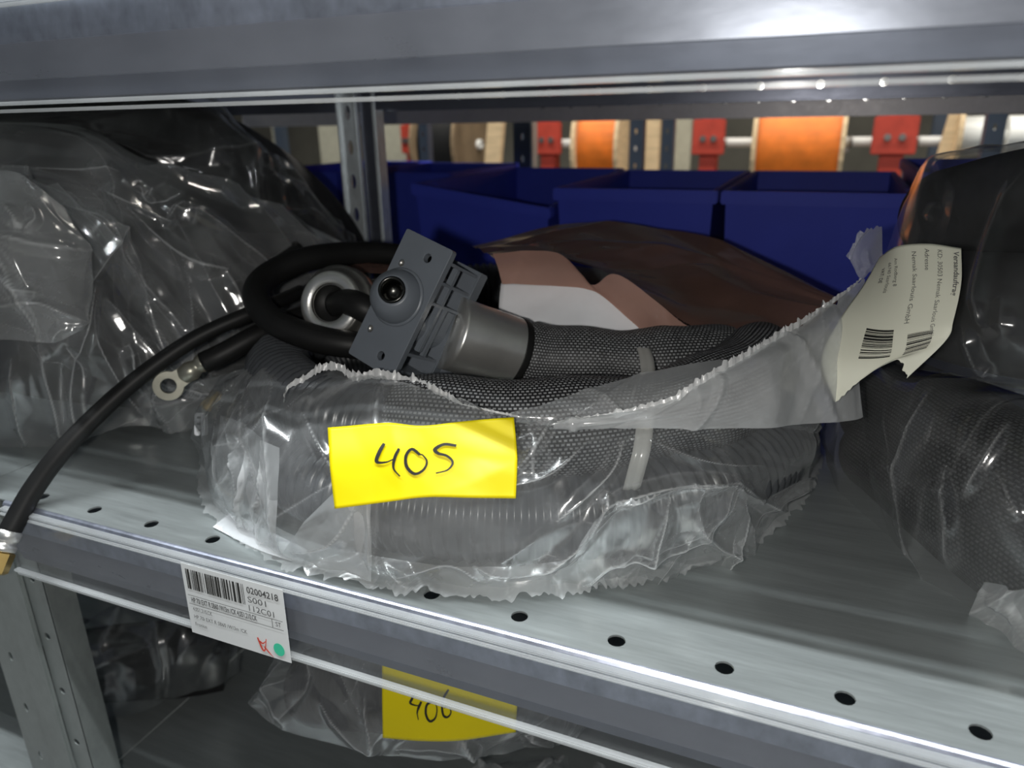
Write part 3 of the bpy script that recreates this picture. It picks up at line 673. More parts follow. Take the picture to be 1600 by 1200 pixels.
o, _ = sheet_obj('paper_sheet', [
    [(778, 500, .700), (830, 506, .690), (900, 513, .682), (970, 526, .672), (1034, 552, .650)],
    [(780, 470, .710), (850, 475, .702), (920, 485, .690), (985, 515, .674), (1038, 550, .652)],
    [(783, 442, .718), (860, 444, .710), (925, 447, .698), (992, 503, .676), (1042, 547, .655)]], 40, 16, PAPER, None, 2, 2, 0.001, 3, 0.001, 0.0008)
tag(o, 'white paper sheet sticking out of the brown pouch beside the connector', 'paper')
o, _ = sheet_obj('paper_sheet', [
    [(1030, 551, .642), (1090, 550, .643), (1140, 540, .650), (1228, 521, .662)],
    [(1030, 545, .652), (1090, 536, .655), (1150, 526, .658), (1232, 518, .668)],
    [(1020, 535, .665), (1090, 524, .665), (1160, 518, .668), (1236, 515, .675)]], 30, 10, PAPER, None, 4, 0, 0, 3, 0.0006, 0.0008)
tag(o, 'narrow white paper edge under the front of the brown pouch', 'paper')
o, _ = sheet_obj('pouch_corner', [
    [(512, 412, .78), (560, 425, .77), (605, 428, .77)], [(508, 408, .80), (560, 410, .80), (610, 414, .80)]], 16, 6, AMBER, None, 4, 2, 0.001, 3, 0.001)
tag(o, 'small brown plastic corner poking out left of the grey connector block', 'pouch')
# clear tie around the sleeve
tie = [W(1004, 540, .640), W(1010, 560, .618), W(1013, 590, .590), W(1012, 625, .540), W(1008, 660, .508), W(1003, 700, .497), W(994, 735, .498), W(986, 765, .508)]
tc, _ = even(tie, 40); sd = CR * 0.0058
V = []; 
for i, p in enumerate(tc):
    n_ = -ray(1005, 640) * 0.0008
    for s_, q in ((-1, 0), (-0.35, 1), (-0.1, 0.2), (0.1, 0.2), (0.35, 1), (1, 0)): V.append(p + sd * s_ + n_ * q)
o = obj('cable_tie', (np.array(V), [[i * 6 + j, i * 6 + j + 1, i * 6 + j + 7, i * 6 + j + 6] for i in range(39) for j in range(5)]), TIE, None, True)
o.modifiers.new('thickness', 'SOLIDIFY').thickness = 0.0008
tag(o, 'clear nylon tie strapped around the black woven sleeve', 'cable tie')

# ------------------------------------------------------------------ the torn clear bag
t = thing('plastic_bag', (HC[0], HC[1], 0.001), 'torn open clear plastic bag wrapped around the coiled hose, yellow 405 sticker on it', 'plastic bag')
def lblmask(u, v):
    return 1 - 0.85 * np.exp(-(((u - 0.42) / 0.09) ** 4 + ((v - 0.62) / 0.28) ** 4))
C_MAIN = [([(428, 600), (424, 700), (430, 790), (442, 868)], 16, .011), ([(352, 600), (345, 680), (352, 760), (385, 830)], 12, .007), ([(385, 600), (376, 690), (395, 770), (420, 830)], 10, -.007),
    ([(592, 610), (588, 680), (580, 760), (578, 905)], 8, .006), ([(598, 606), (660, 612), (720, 632), (765, 658)], 12, .009), ([(556, 795), (520, 845), (455, 862)], 12, .007), ([(470, 640), (500, 700), (540, 760)], 10, .005),
    ([(815, 648), (830, 690), (832, 740)], 16, .009), ([(870, 810), (930, 762), (958, 730), (975, 688)], 10, .008), ([(845, 888), (900, 850), (938, 800), (950, 768)], 13, .013), ([(795, 760), (860, 740), (920, 690)], 9, .005),
    ([(940, 790), (1050, 760), (1148, 752)], 11, .012), ([(1145, 750), (1200, 788), (1232, 795)], 10, .008), ([(1045, 780), (1022, 835), (1000, 880)], 14, .010), ([(955, 872), (1060, 846), (1112, 808), (1150, 758)], 10, .010),
    ([(1088, 818), (1120, 850), (1160, 866)], 9, .008), ([(740, 880), (820, 892), (885, 872)], 10, .008), ([(620, 900), (700, 880), (760, 905)], 9, .006), ([(905, 915), (945, 880), (985, 865)], 10, .010), ([(1020, 690), (1100, 720), (1200, 730)], 9, .005)]
main_rows = [
    [(360, 690, .82), (320, 712, .745), (340, 790, .648), (440, 870, .569), (580, 909, .535), (740, 929, .518), (900, 919, .524), (1000, 905, .534), (1140, 860, .567), (1230, 790, .631), (1280, 722, .705), (1262, 705, .80)],
    [(360, 665, .80), (313, 680, .715), (333, 740, .622), (432, 815, .541), (575, 855, .505), (735, 872, .491), (895, 868, .495), (1005, 855, .505), (1145, 818, .540), (1232, 755, .600), (1281, 705, .675), (1262, 690, .77)],
    [(365, 640, .79), (314, 650, .700), (335, 690, .615), (435, 750, .532), (572, 790, .492), (730, 805, .474), (890, 805, .480), (1005, 795, .488), (1140, 765, .520), (1235, 725, .580), (1283, 690, .650), (1265, 675, .75)],
    [(375, 610, .78), (325, 622, .695), (355, 640, .615), (440, 680, .540), (572, 715, .497), (725, 735, .474), (885, 735, .478), (1000, 725, .486), (1130, 710, .512), (1235, 695, .565), (1283, 675, .625), (1268, 660, .72)],
    [(395, 585, .775), (348, 596, .700), (385, 595, .640), (450, 620, .575), (575, 645, .514), (722, 672, .482), (880, 690, .484), (1000, 685, .488), (1125, 682, .510), (1232, 675, .555), (1284, 660, .605), (1270, 645, .70)],
    [(425, 575, .775), (395, 572, .715), (430, 560, .680), (480, 568, .640), (590, 590, .560), (722, 632, .506), (868, 662, .498), (1000, 668, .494), (1120, 668, .510), (1230, 662, .548), (1286, 650, .592), (1275, 632, .68)]]
o, PMAIN = sheet_obj('film', main_rows, 420, 190, FILM, t, 11, 26, 0.006, 16, 0.003, mask=lblmask, creases=C_MAIN, rt=0.012, dirs=[60, 75, 100, 35, 140, 90], length=(0.05, 0.18), width=(0.006, 0.030))
hp = [W(*p) for p in main_rows[0][1:11]]; hcen = np.array([HC[0], HC[1], 0])
hout = [p + (p - hcen) / np.linalg.norm(p - hcen) * (0.012 if i not in (0, 9) else 0.004) * np.array([1, 1, 0]) for i, p in enumerate(hp)]
hin = [p - (p - hcen) * 0.03 + np.array([0, 0, 0.016]) for p in hp]
for q in hout: q[2] = 0.0035
PH = Patch([hout, [p + np.array([0, 0, 0.009]) for p in hp], hin])
obj('hem', sheet(PH, 420, 18, lambda xy, u, v: np.abs(crumple(xy, 15, 30, 0.004, 24, 0.0015, [90, 70, 110, 50, 130, 10, 170], (0.015, 0.05), (0.006, 0.018))), 0, 0.10, 6), FILM_MID, t, True)
def rim(pts, wd, nm_='torn_edge', mat=TORN, n=150, seed=3, parent=t):
    rng = np.random.default_rng(seed); C, L = even([W(*p) for p in pts], n)
    j = np.convolve(rng.normal(size=n + 8), [.2, .6, .2], 'same')[4:-4]
    V = []
    for i in range(n):
        up_ = CU * (wd * (0.45 + 0.45 * abs(j[i])) * math.sin(math.pi * (i + 0.6) / n) ** 0.35); nn = -ray(800, 600)
        V += [C[i] - up_ * 0.6, C[i] + up_ * 0.2 + nn * 0.0018 * j[i], C[i] + up_ + nn * 0.0012 * math.sin(i * 1.7)]
    return obj(nm_, (np.array(V), [[i * 3 + q, i * 3 + q + 1, i * 3 + q + 4, i * 3 + q + 3] for i in range(n - 1) for q in range(2)]), mat, parent, True)
rim([(443, 630, .556), (450, 606, .566), (476, 592, .574), (502, 576, .584), (530, 575, .580), (548, 588, .574), (565, 590, .570), (590, 586, .564), (640, 596, .546), (690, 615, .520), (722, 632, .504)], 0.0062)
rim([(722, 632, .504), (780, 645, .500), (830, 655, .497)], 0.0016, n=50)
sheet_obj('rear_flap', [
    [(800, 660, .497), (870, 666, .492), (940, 664, .492), (1010, 655, .494), (1080, 630, .504), (1160, 590, .53), (1240, 545, .57)],
    [(800, 652, .494), (870, 645, .493), (940, 628, .497), (1010, 612, .506), (1080, 596, .520), (1160, 578, .545), (1240, 552, .58)],
    [(795, 646, .496), (870, 624, .502), (950, 598, .515), (1030, 578, .532), (1100, 566, .552), (1170, 560, .575), (1245, 553, .61)]], 90, 30, FILM_MID, t, 8, 6, 0.002, 5, 0.001)
sheet_obj('torn_flap', [
    [(862, 667, .488), (960, 671, .482), (1080, 671, .486), (1180, 668, .500), (1250, 664, .515), (1340, 655, .540), (1346, 640, .552)],
    [(866, 664, .486), (965, 660, .478), (1085, 648, .480), (1180, 628, .495), (1250, 605, .512), (1325, 570, .540), (1346, 560, .555)],
    [(872, 661, .488), (970, 652, .482), (1085, 622, .485), (1170, 580, .500), (1245, 545, .520), (1310, 500, .550), (1348, 470, .575)],
    [(880, 659, .490), (1000, 641, .488), (1075, 612, .490), (1140, 572, .505), (1220, 524, .535), (1290, 482, .570), (1352, 432, .605)]], 120, 40, FILM_MILKY, t, 21, 14, 0.0035, 8, 0.002, rt=0.05, dirs=[50, 70, 100, 20])
rim([(870, 660, .486), (940, 652, .485), (1000, 640, .486), (1050, 626, .488), (1085, 603, .489), (1140, 570, .503), (1180, 548, .517), (1220, 523, .534), (1260, 500, .553), (1300, 472, .573), (1330, 450, .588), (1345, 436, .598)], 0.0055, n=220, seed=9)
sheet_obj('folded_layer', [
    [(440, 866, .562), (510, 892, .540), (581, 908, .526)],
    [(455, 845, .548), (530, 830, .512), (580, 830, .496)],
    [(475, 815, .532), (548, 745, .494), (579, 738, .487)]], 40, 40, FILM_MILKY, t, 31, 6, 0.002, 4, 0.001)
sheet_obj('folded_layer', [
    [(860, 927, .520), (960, 912, .524), (1040, 900, .532), (1110, 884, .545), (1160, 874, .556), (1226, 796, .620)],
    [(862, 905, .508), (955, 880, .508), (1040, 862, .513), (1110, 850, .525), (1170, 835, .545), (1235, 780, .610)],
    [(880, 880, .494), (940, 830, .484), (1030, 800, .487), (1110, 790, .500), (1170, 790, .530), (1250, 768, .602)],
    [(900, 850, .486), (945, 790, .476), (1040, 758, .482), (1130, 752, .500), (1190, 775, .535), (1270, 745, .625)]], 200, 110, FILM, t, 33, 9, 0.008, 3, 0.004, creases=C_MAIN, dirs=[20, 40, 60, 100], length=(0.03, 0.12), width=(0.006, 0.022), rt=0.02)
sheet_obj('folded_layer', [
    [(335, 780, .650), (360, 815, .620), (400, 845, .590), (440, 868, .566)],
    [(345, 700, .612), (370, 740, .580), (400, 780, .552), (440, 810, .532)],
    [(350, 650, .622), (375, 660, .600), (405, 680, .570), (440, 700, .545)]], 60, 50, FILM_MID, t, 37, 10, 0.005, 4, 0.003, creases=C_MAIN, dirs=[70, 90, 110, 60], length=(0.03, 0.1), width=(0.003, 0.012))

# yellow sticker 405 and its handwriting
def sticker(name, rows, label, strokes, asp, wd, group='yellow numbered stickers', nu=60, nv=26, cr=0.0012):
    P = PW(rows)
    o = obj(name, sheet(P, nu, nv, (lambda xy, u, v: crumple(xy, 5, 3, 0.001, 4, cr)) if cr else None), YELLOW, None, True)
    m_ = o.modifiers.new('thickness', 'SOLIDIFY'); m_.thickness = 0.0003; m_.offset = -1
    tag(o, label, 'sticker', group)
    g = join(*[stroke(s_, wd, 30, asp, cl) for s_, cl in strokes])
    q = obj('handwriting', on_patch(P, g, 0.0016 if cr else 0.0006), INK, o)
    tag(q, label='black felt pen digits')
    return o
def z405(pts): return [((x - 617) / 855, 1 - (y - 345 - (10 if x < 1000 else -8)) / 385) for x, y in pts]
sticker('yellow_sticker', [
    [(523, 795, .4835), (600, 785, .476), (665, 777, .471), (740, 778, .468), (806, 779, .469)],
    [(516, 730, .4865), (598, 722, .478), (662, 715, .473), (738, 715, .469), (808, 715, .470)],
    [(512, 668, .5000), (600, 661, .490), (662, 665, .481), (735, 657, .479), (803, 652, .481)]],
    'yellow sticker handwritten 405 on the torn clear bag',
    [(z405([(840, 462), (820, 500), (808, 545), (850, 552), (888, 542)]), False), (z405([(918, 492), (895, 535), (888, 585), (920, 627)]), False),
     (z405([(1030, 515), (990, 500), (957, 530), (958, 585), (1000, 607), (1045, 590), (1062, 550), (1040, 515)]), True),
     (z405([(1192, 472), (1140, 462), (1100, 488), (1112, 510), (1152, 525), (1174, 556), (1150, 592), (1100, 608)]), False)], 2.15, 0.038)

# ------------------------------------------------------------------ small things near the coil
o = obj('paper_slip', (lambda P: sheet(P, 12, 6))(Patch([[WZ(472, 882, .0012), WZ(400, 858, .0012), WZ(333, 824, .0015)], [WZ(480, 860, .0015), WZ(420, 830, .0015), WZ(362, 800, .003)]])), PAPER)
o.modifiers.new('thickness', 'SOLIDIFY').thickness = 0.0006
tag(o, 'white paper slip tucked under the left of the torn bag', 'paper')
t = thing('cable_plug', W(314, 690, .69), 'small white plug with dark pins at the left edge of the torn bag', 'plug')
pb = W(314, 662, .69)
obj('housing', xf(box(-0.005, 0.005, -0.004, 0.004, -0.011, 0.010, 0.001), pb, CR, CF, CU), PAPER, t)
for q in (-0.006, 0.0, 0.006): obj('pin', xf(box(-0.0015, 0.0015, -0.0055, -0.0035, q - 0.001, q + 0.001), pb, CR, CF, CU), BLACK, t)
o = obj('ochre_lead', tube([W(322, 640, .715), W(328, 628, .72), W(342, 618, .735)], 0.0045, 12, 10), YELLOW_DULL, None, True); tag(o, 'short ochre lead showing behind the left edge of the torn bag', 'lead')

# black cable with brass end
t = thing('black_cable', W(8, 880, .63), 'black cable with a brass end hanging over the shelf edge at far left', 'cable')
cpts = [W(470, 455, .78), W(420, 478, .735), W(390, 490, .715), (W(300, 532, .695)), W(200, 604, .675), W(110, 690, .655), W(55, 760, .645), W(14, 832, .635)]
obj('sheath', tube(cpts, lambda q, L: 0.0068 + 0.0022 * q, 20, 90), BLACK, t, True)
ce = W(14, 832, .635); cdir = W(-6, 880, .628) - ce; cdir /= np.linalg.norm(cdir)
obj('steel_collar', lathe([(0.0090, -0.002), (0.0105, 0.0), (0.0105, 0.006), (0.0085, 0.007), (0.0085, 0.010), (0.0108, 0.011), (0.0108, 0.015), (0.009, 0.016)], 24, ce, cdir), STEEL, t, True)
obj('brass_nut', lathe([(0.009, 0.016), (0.0115, 0.017), (0.0115, 0.033), (0.009, 0.035), (0.003, 0.035)], 6, ce, cdir), BRASS, t)
t = thing('lug_cable', W(270, 630, .70), 'black cable ending in a tinned ring lug above the shelf', 'cable')
obj('sheath', tube([W(318, 567, .697), W(350, 552, .70), W(410, 520, .715), W(480, 490, .75), W(540, 470, .80)], 0.0105, 20, 50), BLACK, t, True)
lc = W(263, 603, .690); lx = W(312, 570, .695) - lc; lx /= np.linalg.norm(lx); ln_ = -ray(263, 603); ln_ = ln_ - lx * (ln_ @ lx); ln_ /= np.linalg.norm(ln_); ly = np.cross(ln_, lx)
tongue = [(0.0135 * math.cos(a), 0.0135 * math.sin(a)) for a in np.linspace(math.radians(40), math.radians(320), 24)] + [(0.022, -0.0075), (0.022, 0.0075)]
obj('ring_tongue', xf(flat_mesh(tongue, [circ(0, 0, 0.0075, 20)], 0.004, 0.0005), lc, lx, ly, ln_), TIN, t)
obj('barrel', lathe([(0.003, 0.012), (0.0085, 0.015), (0.0098, 0.024), (0.0088, 0.028), (0.0074, 0.030), (0.0074, 0.032), (0.0088, 0.034), (0.0090, 0.038), (0.0078, 0.040)], 24, lc - ln_ * 0.003, lx), TIN, t, True)

# ------------------------------------------------------------------ bags on the left
def hose(name, pts, r, lab, mat=DULL_HOSE, cat='hose', n=120, group=None, rib=False):
    rf_ = ribs(r) if rib else (lambda q, L: r * math.sqrt(max(0.01, 1 - max(0.0, 1 - q * L / r) ** 2)))
    o = obj(name, tube([p if isinstance(p, np.ndarray) else W(*p) for p in pts], rf_, 28, n), mat, None, True); tag(o, lab, cat, group); return o
hose('bagged_hose', [(-160, 540, .86), (0, 535, .83), (100, 548, .82), (200, 560, .84), (280, 560, .90), (330, 535, .98)], 0.056, 'dark hose inside the milky bag at far left')
hose('bagged_hose', [(-160, 400, .86), (0, 410, .83), (80, 430, .83), (150, 470, .86), (220, 520, .92), (280, 540, 1.0)], 0.058, 'upper dark hose inside the milky bag at far left')
hose('bagged_hose', [(-120, 290, .93), (80, 300, .92), (200, 380, .92), (300, 440, .93), (400, 450, .98), (480, 440, 1.05)], 0.072, 'dark hose inside the long grey bag stretching to the rear post')
hose('bagged_hose', [(-20, 225, 1.06), (150, 225, 1.06), (280, 238, 1.06), (385, 290, 1.08), (465, 355, 1.12), (520, 430, 1.18)], 0.074, 'dark hose inside the black shiny bag under the top shelf')
t = thing('plastic_bag', W(80, 700, .80), 'milky clear bag with folded flap at far left edge', 'plastic bag', 'bags of hoses')
sheet_obj('film', [
    [(-160, 745, .79), (0, 703, .775), (90, 697, .775), (190, 668, .785), (290, 672, .81), (335, 640, .87)],
    [(-160, 640, .745), (0, 610, .735), (100, 600, .74), (180, 590, .755), (275, 605, .79), (330, 590, .87)],
    [(-160, 540, .715), (0, 530, .71), (80, 535, .71), (150, 515, .735), (255, 530, .79), (330, 550, .87)],
    [(-160, 430, .71), (0, 420, .71), (75, 420, .715), (150, 440, .745), (225, 440, .80), (280, 470, .88)],
    [(-160, 340, .725), (0, 330, .725), (75, 340, .735), (140, 360, .765), (190, 365, .82), (240, 390, .89)],
    [(-160, 275, .77), (0, 270, .77), (55, 285, .78), (105, 305, .80), (150, 320, .85), (200, 350, .91)]], 240, 220, FILM_DIM, t, 41, 12, 0.010, 12, 0.005, creases=[([(165, 470), (250, 570), (300, 605)], 14, .016), ([(146, 450), (112, 600), (130, 690)], 12, .014), ([(60, 540), (90, 640), (100, 690)], 12, .014), ([(20, 560), (42, 690)], 12, .012), ([(192, 350), (165, 400), (140, 445)], 10, .01), ([(200, 540), (222, 625)], 12, .014), ([(105, 545), (125, 575), (130, 610)], 9, -.012), ([(100, 300), (190, 390), (220, 450)], 14, .016)], dirs=[60, 80, 110, 130, 40], length=(0.06, 0.2), width=(0.008, 0.04))
sheet_obj('flap', [
    [(-160, 545, .680), (0, 531, .682), (82, 536, .690), (120, 518, .700), (138, 505, .708)],
    [(-160, 480, .672), (0, 470, .675), (82, 470, .682), (122, 462, .697), (143, 458, .710)],
    [(-160, 380, .680), (0, 365, .684), (75, 375, .692), (120, 388, .706), (142, 396, .722)],
    [(-160, 290, .705), (0, 266, .712), (55, 288, .720), (100, 330, .730), (132, 372, .742)]], 110, 90, FILM_MID, t, 43, 6, 0.005, 5, 0.004, creases=[([(0, 370), (60, 385), (138, 396)], 9, .010), ([(0, 430), (25, 455), (55, 458)], 12, .012), ([(0, 480), (60, 475), (100, 490), (140, 505)], 9, .009), ([(5, 320), (25, 345), (25, 355)], 10, .010), ([(45, 320), (55, 345), (40, 362)], 8, .008), ([(80, 535), (95, 515), (138, 505)], 9, .009)])
t = thing('plastic_bag', W(300, 560, .85), 'long grey clear bag with slanting folds, stretching to the rear post', 'plastic bag', 'bags of hoses')
sheet_obj('film', [
    [(-60, 310, .83), (100, 340, .82), (190, 460, .81), (270, 590, .815), (330, 610, .83), (400, 575, .87), (480, 530, .92)],
    [(-60, 270, .82), (110, 300, .81), (205, 390, .80), (290, 490, .805), (370, 510, .83), (440, 480, .88), (520, 455, .94)],
    [(-60, 235, .82), (120, 255, .81), (215, 315, .80), (310, 385, .81), (390, 420, .84), (460, 425, .89), (545, 420, .96)],
    [(-60, 205, .84), (120, 215, .83), (220, 265, .83), (325, 312, .84), (405, 350, .87), (480, 375, .92), (556, 398, .99)],
    [(-60, 190, .90), (120, 198, .89), (220, 246, .89), (330, 292, .90), (410, 328, .93), (490, 356, .97), (560, 392, 1.03)]], 300, 190, FILM_DIM, t, 51, 10, 0.010, 8, 0.005, creases=[([(15, 262), (100, 268), (185, 276)], 14, .020), ([(110, 318), (185, 350), (232, 430), (290, 515)], 14, .022), ([(165, 298), (213, 325), (268, 348)], 10, .014), ([(208, 330), (262, 382), (308, 413), (352, 422)], 12, .018), ([(300, 330), (345, 360), (425, 415)], 12, .016), ([(225, 262), (330, 292), (470, 345)], 16, .02), ([(220, 285), (232, 305), (280, 302)], 10, -.016), ([(240, 440), (262, 520), (275, 560)], 11, .014), ([(352, 425), (375, 470), (380, 500)], 10, .012), ([(270, 325), (285, 336), (305, 335)], 12, .016)], dirs=[150, 140, 160, 120], length=(0.10, 0.3), width=(0.010, 0.04))
t = thing('plastic_bag', W(300, 400, 1.0), 'dark shiny bag wedged under the top shelf behind the grey bags', 'plastic bag', 'bags of hoses')
sheet_obj('film', [
    [(-20, 235, .93), (150, 235, .93), (250, 275, .93), (340, 315, .94), (430, 345, .96), (500, 375, 1.0), (556, 402, 1.04)],
    [(-20, 195, .94), (150, 195, .94), (250, 210, .94), (350, 230, .95), (430, 275, .98), (490, 315, 1.02), (554, 388, 1.07)],
    [(-20, 165, .98), (150, 155, .98), (250, 145, .98), (330, 158, 1.0), (395, 220, 1.03), (460, 268, 1.06), (548, 372, 1.11)],
    [(-20, 155, 1.1), (150, 145, 1.1), (250, 140, 1.1), (325, 155, 1.1), (390, 215, 1.12), (455, 262, 1.14), (545, 366, 1.18)]], 160, 90, FILM_DARK, t, 57, 14, 0.010, 10, 0.006, dirs=[150, 130, 110, 20], length=(0.06, 0.2), width=(0.006, 0.03))
t = thing('plastic_bag', W(290, 670, .79), 'small crumpled bag end on the shelf below the ring lug', 'plastic bag', 'bags of hoses')
sheet_obj('film', [
    [(215, 625, .80), (240, 668, .79), (290, 672, .78), (345, 640, .77), (380, 600, .78)],
    [(225, 600, .78), (250, 630, .76), (300, 630, .755), (345, 610, .76), (380, 585, .77)],
    [(235, 590, .79), (260, 600, .775), (310, 595, .77), (350, 585, .775), (380, 575, .785)]], 70, 50, FILM_DIM, t, 61, 10, 0.008, 6, 0.005, length=(0.03, 0.08), width=(0.005, 0.02))

# ------------------------------------------------------------------ bags on the right
hose('bagged_hose', [(1422, 350, .735), (1490, 338, .69), (1570, 322, .64), (1640, 312, .61), *on((1760, 300, .59), (.08, .0, 0), (.10, .04, 0), (.06, .12, 0), (-.02, .12, 0))], 0.045, 'upper black hose inside the upper right bag')
hose('bagged_hose', [(1372, 462, .69), (1450, 472, .645), (1530, 485, .585), (1610, 495, .54), *on((1760, 510, .505), (.08, .0, 0), (.10, .04, 0), (.06, .12, 0), (-.02, .12, 0))], 0.046, 'lower black hose inside the upper right bag')
hose('bagged_hose', [(1330, 600, .735), (1395, 635, .69), (1475, 682, .605), (1560, 738, .535), *on((1740, 825, .47), (.08, .0, 0), (.10, .04, 0), (.06, .12, 0), (-.02, .12, 0))], 0.048, 'upper black woven hose inside the lower right bag', WOVEN_FINE)
hose('bagged_hose', [(1330, 680, .69), (1390, 722, .65), (1470, 786, .578), (1570, 862, .512), *on((1740, 975, .45), (.08, .0, 0), (.10, .04, 0), (.06, .12, 0), (-.02, .12, 0))], 0.034, 'lower black woven hose inside the lower right bag', WOVEN_FINE)
t = thing('plastic_bag', W(1500, 560, .58), 'glossy bag of black hose at upper right, cream address label on it', 'plastic bag', 'bags of hoses')
sheet_obj('film', onward([
    [(1348, 520, .64), (1385, 560, .585), (1440, 578, .545), (1520, 592, .505), (1610, 622, .475), (1740, 670, .45)],
    [(1338, 478, .65), (1372, 480, .585), (1440, 490, .53), (1520, 500, .49), (1610, 510, .46), (1740, 520, .435)],
    [(1378, 408, .665), (1402, 400, .605), (1460, 400, .55), (1530, 400, .51), (1610, 400, .48), (1740, 400, .455)],
    [(1408, 328, .69), (1427, 320, .635), (1480, 310, .585), (1540, 300, .545), (1610, 295, .52), (1740, 290, .495)],
    [(1438, 262, .73), (1452, 250, .68), (1490, 240, .64), (1540, 232, .61), (1610, 225, .59), (1740, 212, .57)],
    [(1448, 258, .81), (1458, 245, .77), (1490, 238, .74), (1540, 230, .72), (1610, 223, .71), (1740, 210, .69)]], (.09, -.005, 0), (.12, .04, 0), (.07, .13, 0)), 240, 150, FILM_DARK, t, 71, 4, 0.004, 4, 0.002, creases=[([(1596, 272), (1558, 350), (1530, 444), (1526, 500)], 12, .011), ([(1490, 300), (1504, 350), (1507, 400)], 24, .004), ([(1505, 510), (1530, 570), (1552, 588)], 11, .010), ([(1463, 318), (1452, 345)], 9, .006), ([(1455, 262), (1490, 250), (1560, 240)], 9, .006), ([(1570, 460), (1565, 520)], 14, .006)], dirs=[60, 75, 90, 110, 130], length=(0.05, 0.2), width=(0.006, 0.03))
sheet_obj('torn_scrap', [
    [(1345, 440, .610), (1360, 425, .612), (1385, 420, .618)], [(1330, 410, .608), (1345, 400, .606), (1380, 398, .615)],
    [(1322, 400, .606), (1345, 362, .606), (1378, 355, .620)]], 30, 30, FILM_MILKY, t, 73, 6, 0.003, 5, 0.003, rt=0.06, length=(0.01, 0.05), width=(0.002, 0.008))
t = thing('plastic_bag', W(1460, 880, .55), 'clear bag of black woven hose at lower right of the shelf', 'plastic bag', 'bags of hoses')
sheet_obj('film', onward([
    [(1292, 712, .715), (1302, 738, .692), (1340, 793, .629), (1440, 894, .539), (1590, 1012, .463), (1740, 1120, .41)],
    [(1287, 690, .70), (1292, 690, .67), (1345, 735, .588), (1440, 805, .505), (1580, 905, .437), (1740, 990, .40)],
    [(1302, 620, .70), (1322, 605, .66), (1372, 652, .57), (1450, 692, .50), (1570, 745, .44), (1740, 785, .40)],
    [(1322, 560, .70), (1347, 562, .65), (1392, 592, .57), (1460, 612, .515), (1570, 632, .47), (1740, 662, .44)],
    [(1332, 520, .75), (1362, 532, .71), (1402, 562, .64), (1470, 582, .59), (1570, 602, .55), (1740, 632, .52)]], (.09, -.005, 0), (.12, .04, 0), (.07, .13, 0)), 340, 200, FILM_E, t, 77, 8, 0.006, 8, 0.004, creases=[([(1457, 610), (1430, 675), (1411, 752), (1430, 836), (1453, 894), (1484, 932)], 13, .013), ([(1576, 664), (1507, 775)], 8, .006), ([(1476, 733), (1484, 828), (1484, 886)], 10, .009), ([(1311, 664), (1323, 767), (1361, 828)], 12, .009), ([(1384, 637), (1407, 752)], 12, .008), ([(1455, 745), (1441, 848)], 20, .008), ([(1560, 740), (1590, 800), (1570, 790)], 8, .005), ([(1400, 800), (1440, 870)], 10, .008)], dirs=[50, 65, 80, 110, 130], length=(0.06, 0.2), width=(0.006, 0.03))

sheet_obj('folded_layer', [
    [(1515, 972, .494), (1560, 996, .472), (1592, 1013, .457), (1650, 1050, .435)],
    [(1522, 940, .476), (1570, 945, .452), (1610, 955, .436), (1670, 970, .418)],
    [(1535, 912, .462), (1575, 915, .444), (1615, 920, .428), (1680, 925, .412)]], 40, 30, FILM_MID, t, 79, 8, 0.004, 5, 0.003)
# cream dispatch label
PL = PW([
    [(1418, 590, .500), (1398, 562, .502), (1345, 594, .520), (1305, 629, .530)],
    [(1478, 532, .490), (1430, 548, .500), (1372, 562, .514), (1284, 562, .540)],
    [(1490, 500, .488), (1440, 505, .502), (1382, 512, .520), (1312, 500, .552)],
    [(1502, 442, .494), (1450, 442, .510), (1402, 444, .530), (1348, 448, .566)],
    [(1502, 388, .510), (1450, 381, .525), (1402, 385, .546), (1375, 402, .578)]])
o = obj('address_label', sheet(PL, 60, 60, None, 0, 0.012, 9), CREAM, None, True)
m_ = o.modifiers.new('thickness', 'SOLIDIFY'); m_.thickness = 0.0003; m_.offset = -1
tag(o, 'torn cream address label with barcodes hanging on the upper right bag', 'label')
def line(s_, col, start, size, bold=False, asp=1.0):
    V, Fc = text2d(s_, 1.0, bold)
    # text runs down the label: u grows to the left of the picture, v falls
    return np.c_[col + 0.0 - V[:, 1] * size * 1.0, start - V[:, 0] * size * asp, V[:, 2] * 0], Fc
lt = [line('Versandauftrag', 0.075, 0.965, 0.075, True, 0.66), line('KD: 30503 Nemak Saarlouis GmbH', 0.235, 0.965, 0.068, False, 0.60), line('Adresse', 0.365, 0.965, 0.068, False, 0.62),
      line('Nemak Saarlouis GmbH', 0.50, 0.95, 0.068, False, 0.66), line('Am Rodberg 8', 0.70, 0.92, 0.052, False, 0.60), line('66740 Saarlouis', 0.775, 0.90, 0.052, False, 0.62), line('VAT: DE', 0.85, 0.87, 0.05, True, 0.6)]
# mirrored check: u runs right to left in the picture, so glyph height is laid towards smaller u
q = obj('lettering', on_patch(PL, join(*lt), 0.0007), PRINT, o)
def vbars(u0, u1, v0, v1, seed, mods=50):
    V, Fc = bars(v0, v1, u0, u1, seed, 5, mods); return np.c_[V[:, 1], V[:, 0], V[:, 2]], Fc
obj('barcode', on_patch(PL, vbars(0.20, 0.45, 0.23, 0.43, 7), 0.0007), INK, o)
obj('barcode', on_patch(PL, vbars(0.58, 0.79, 0.26, 0.48, 8), 0.0007), INK, o)

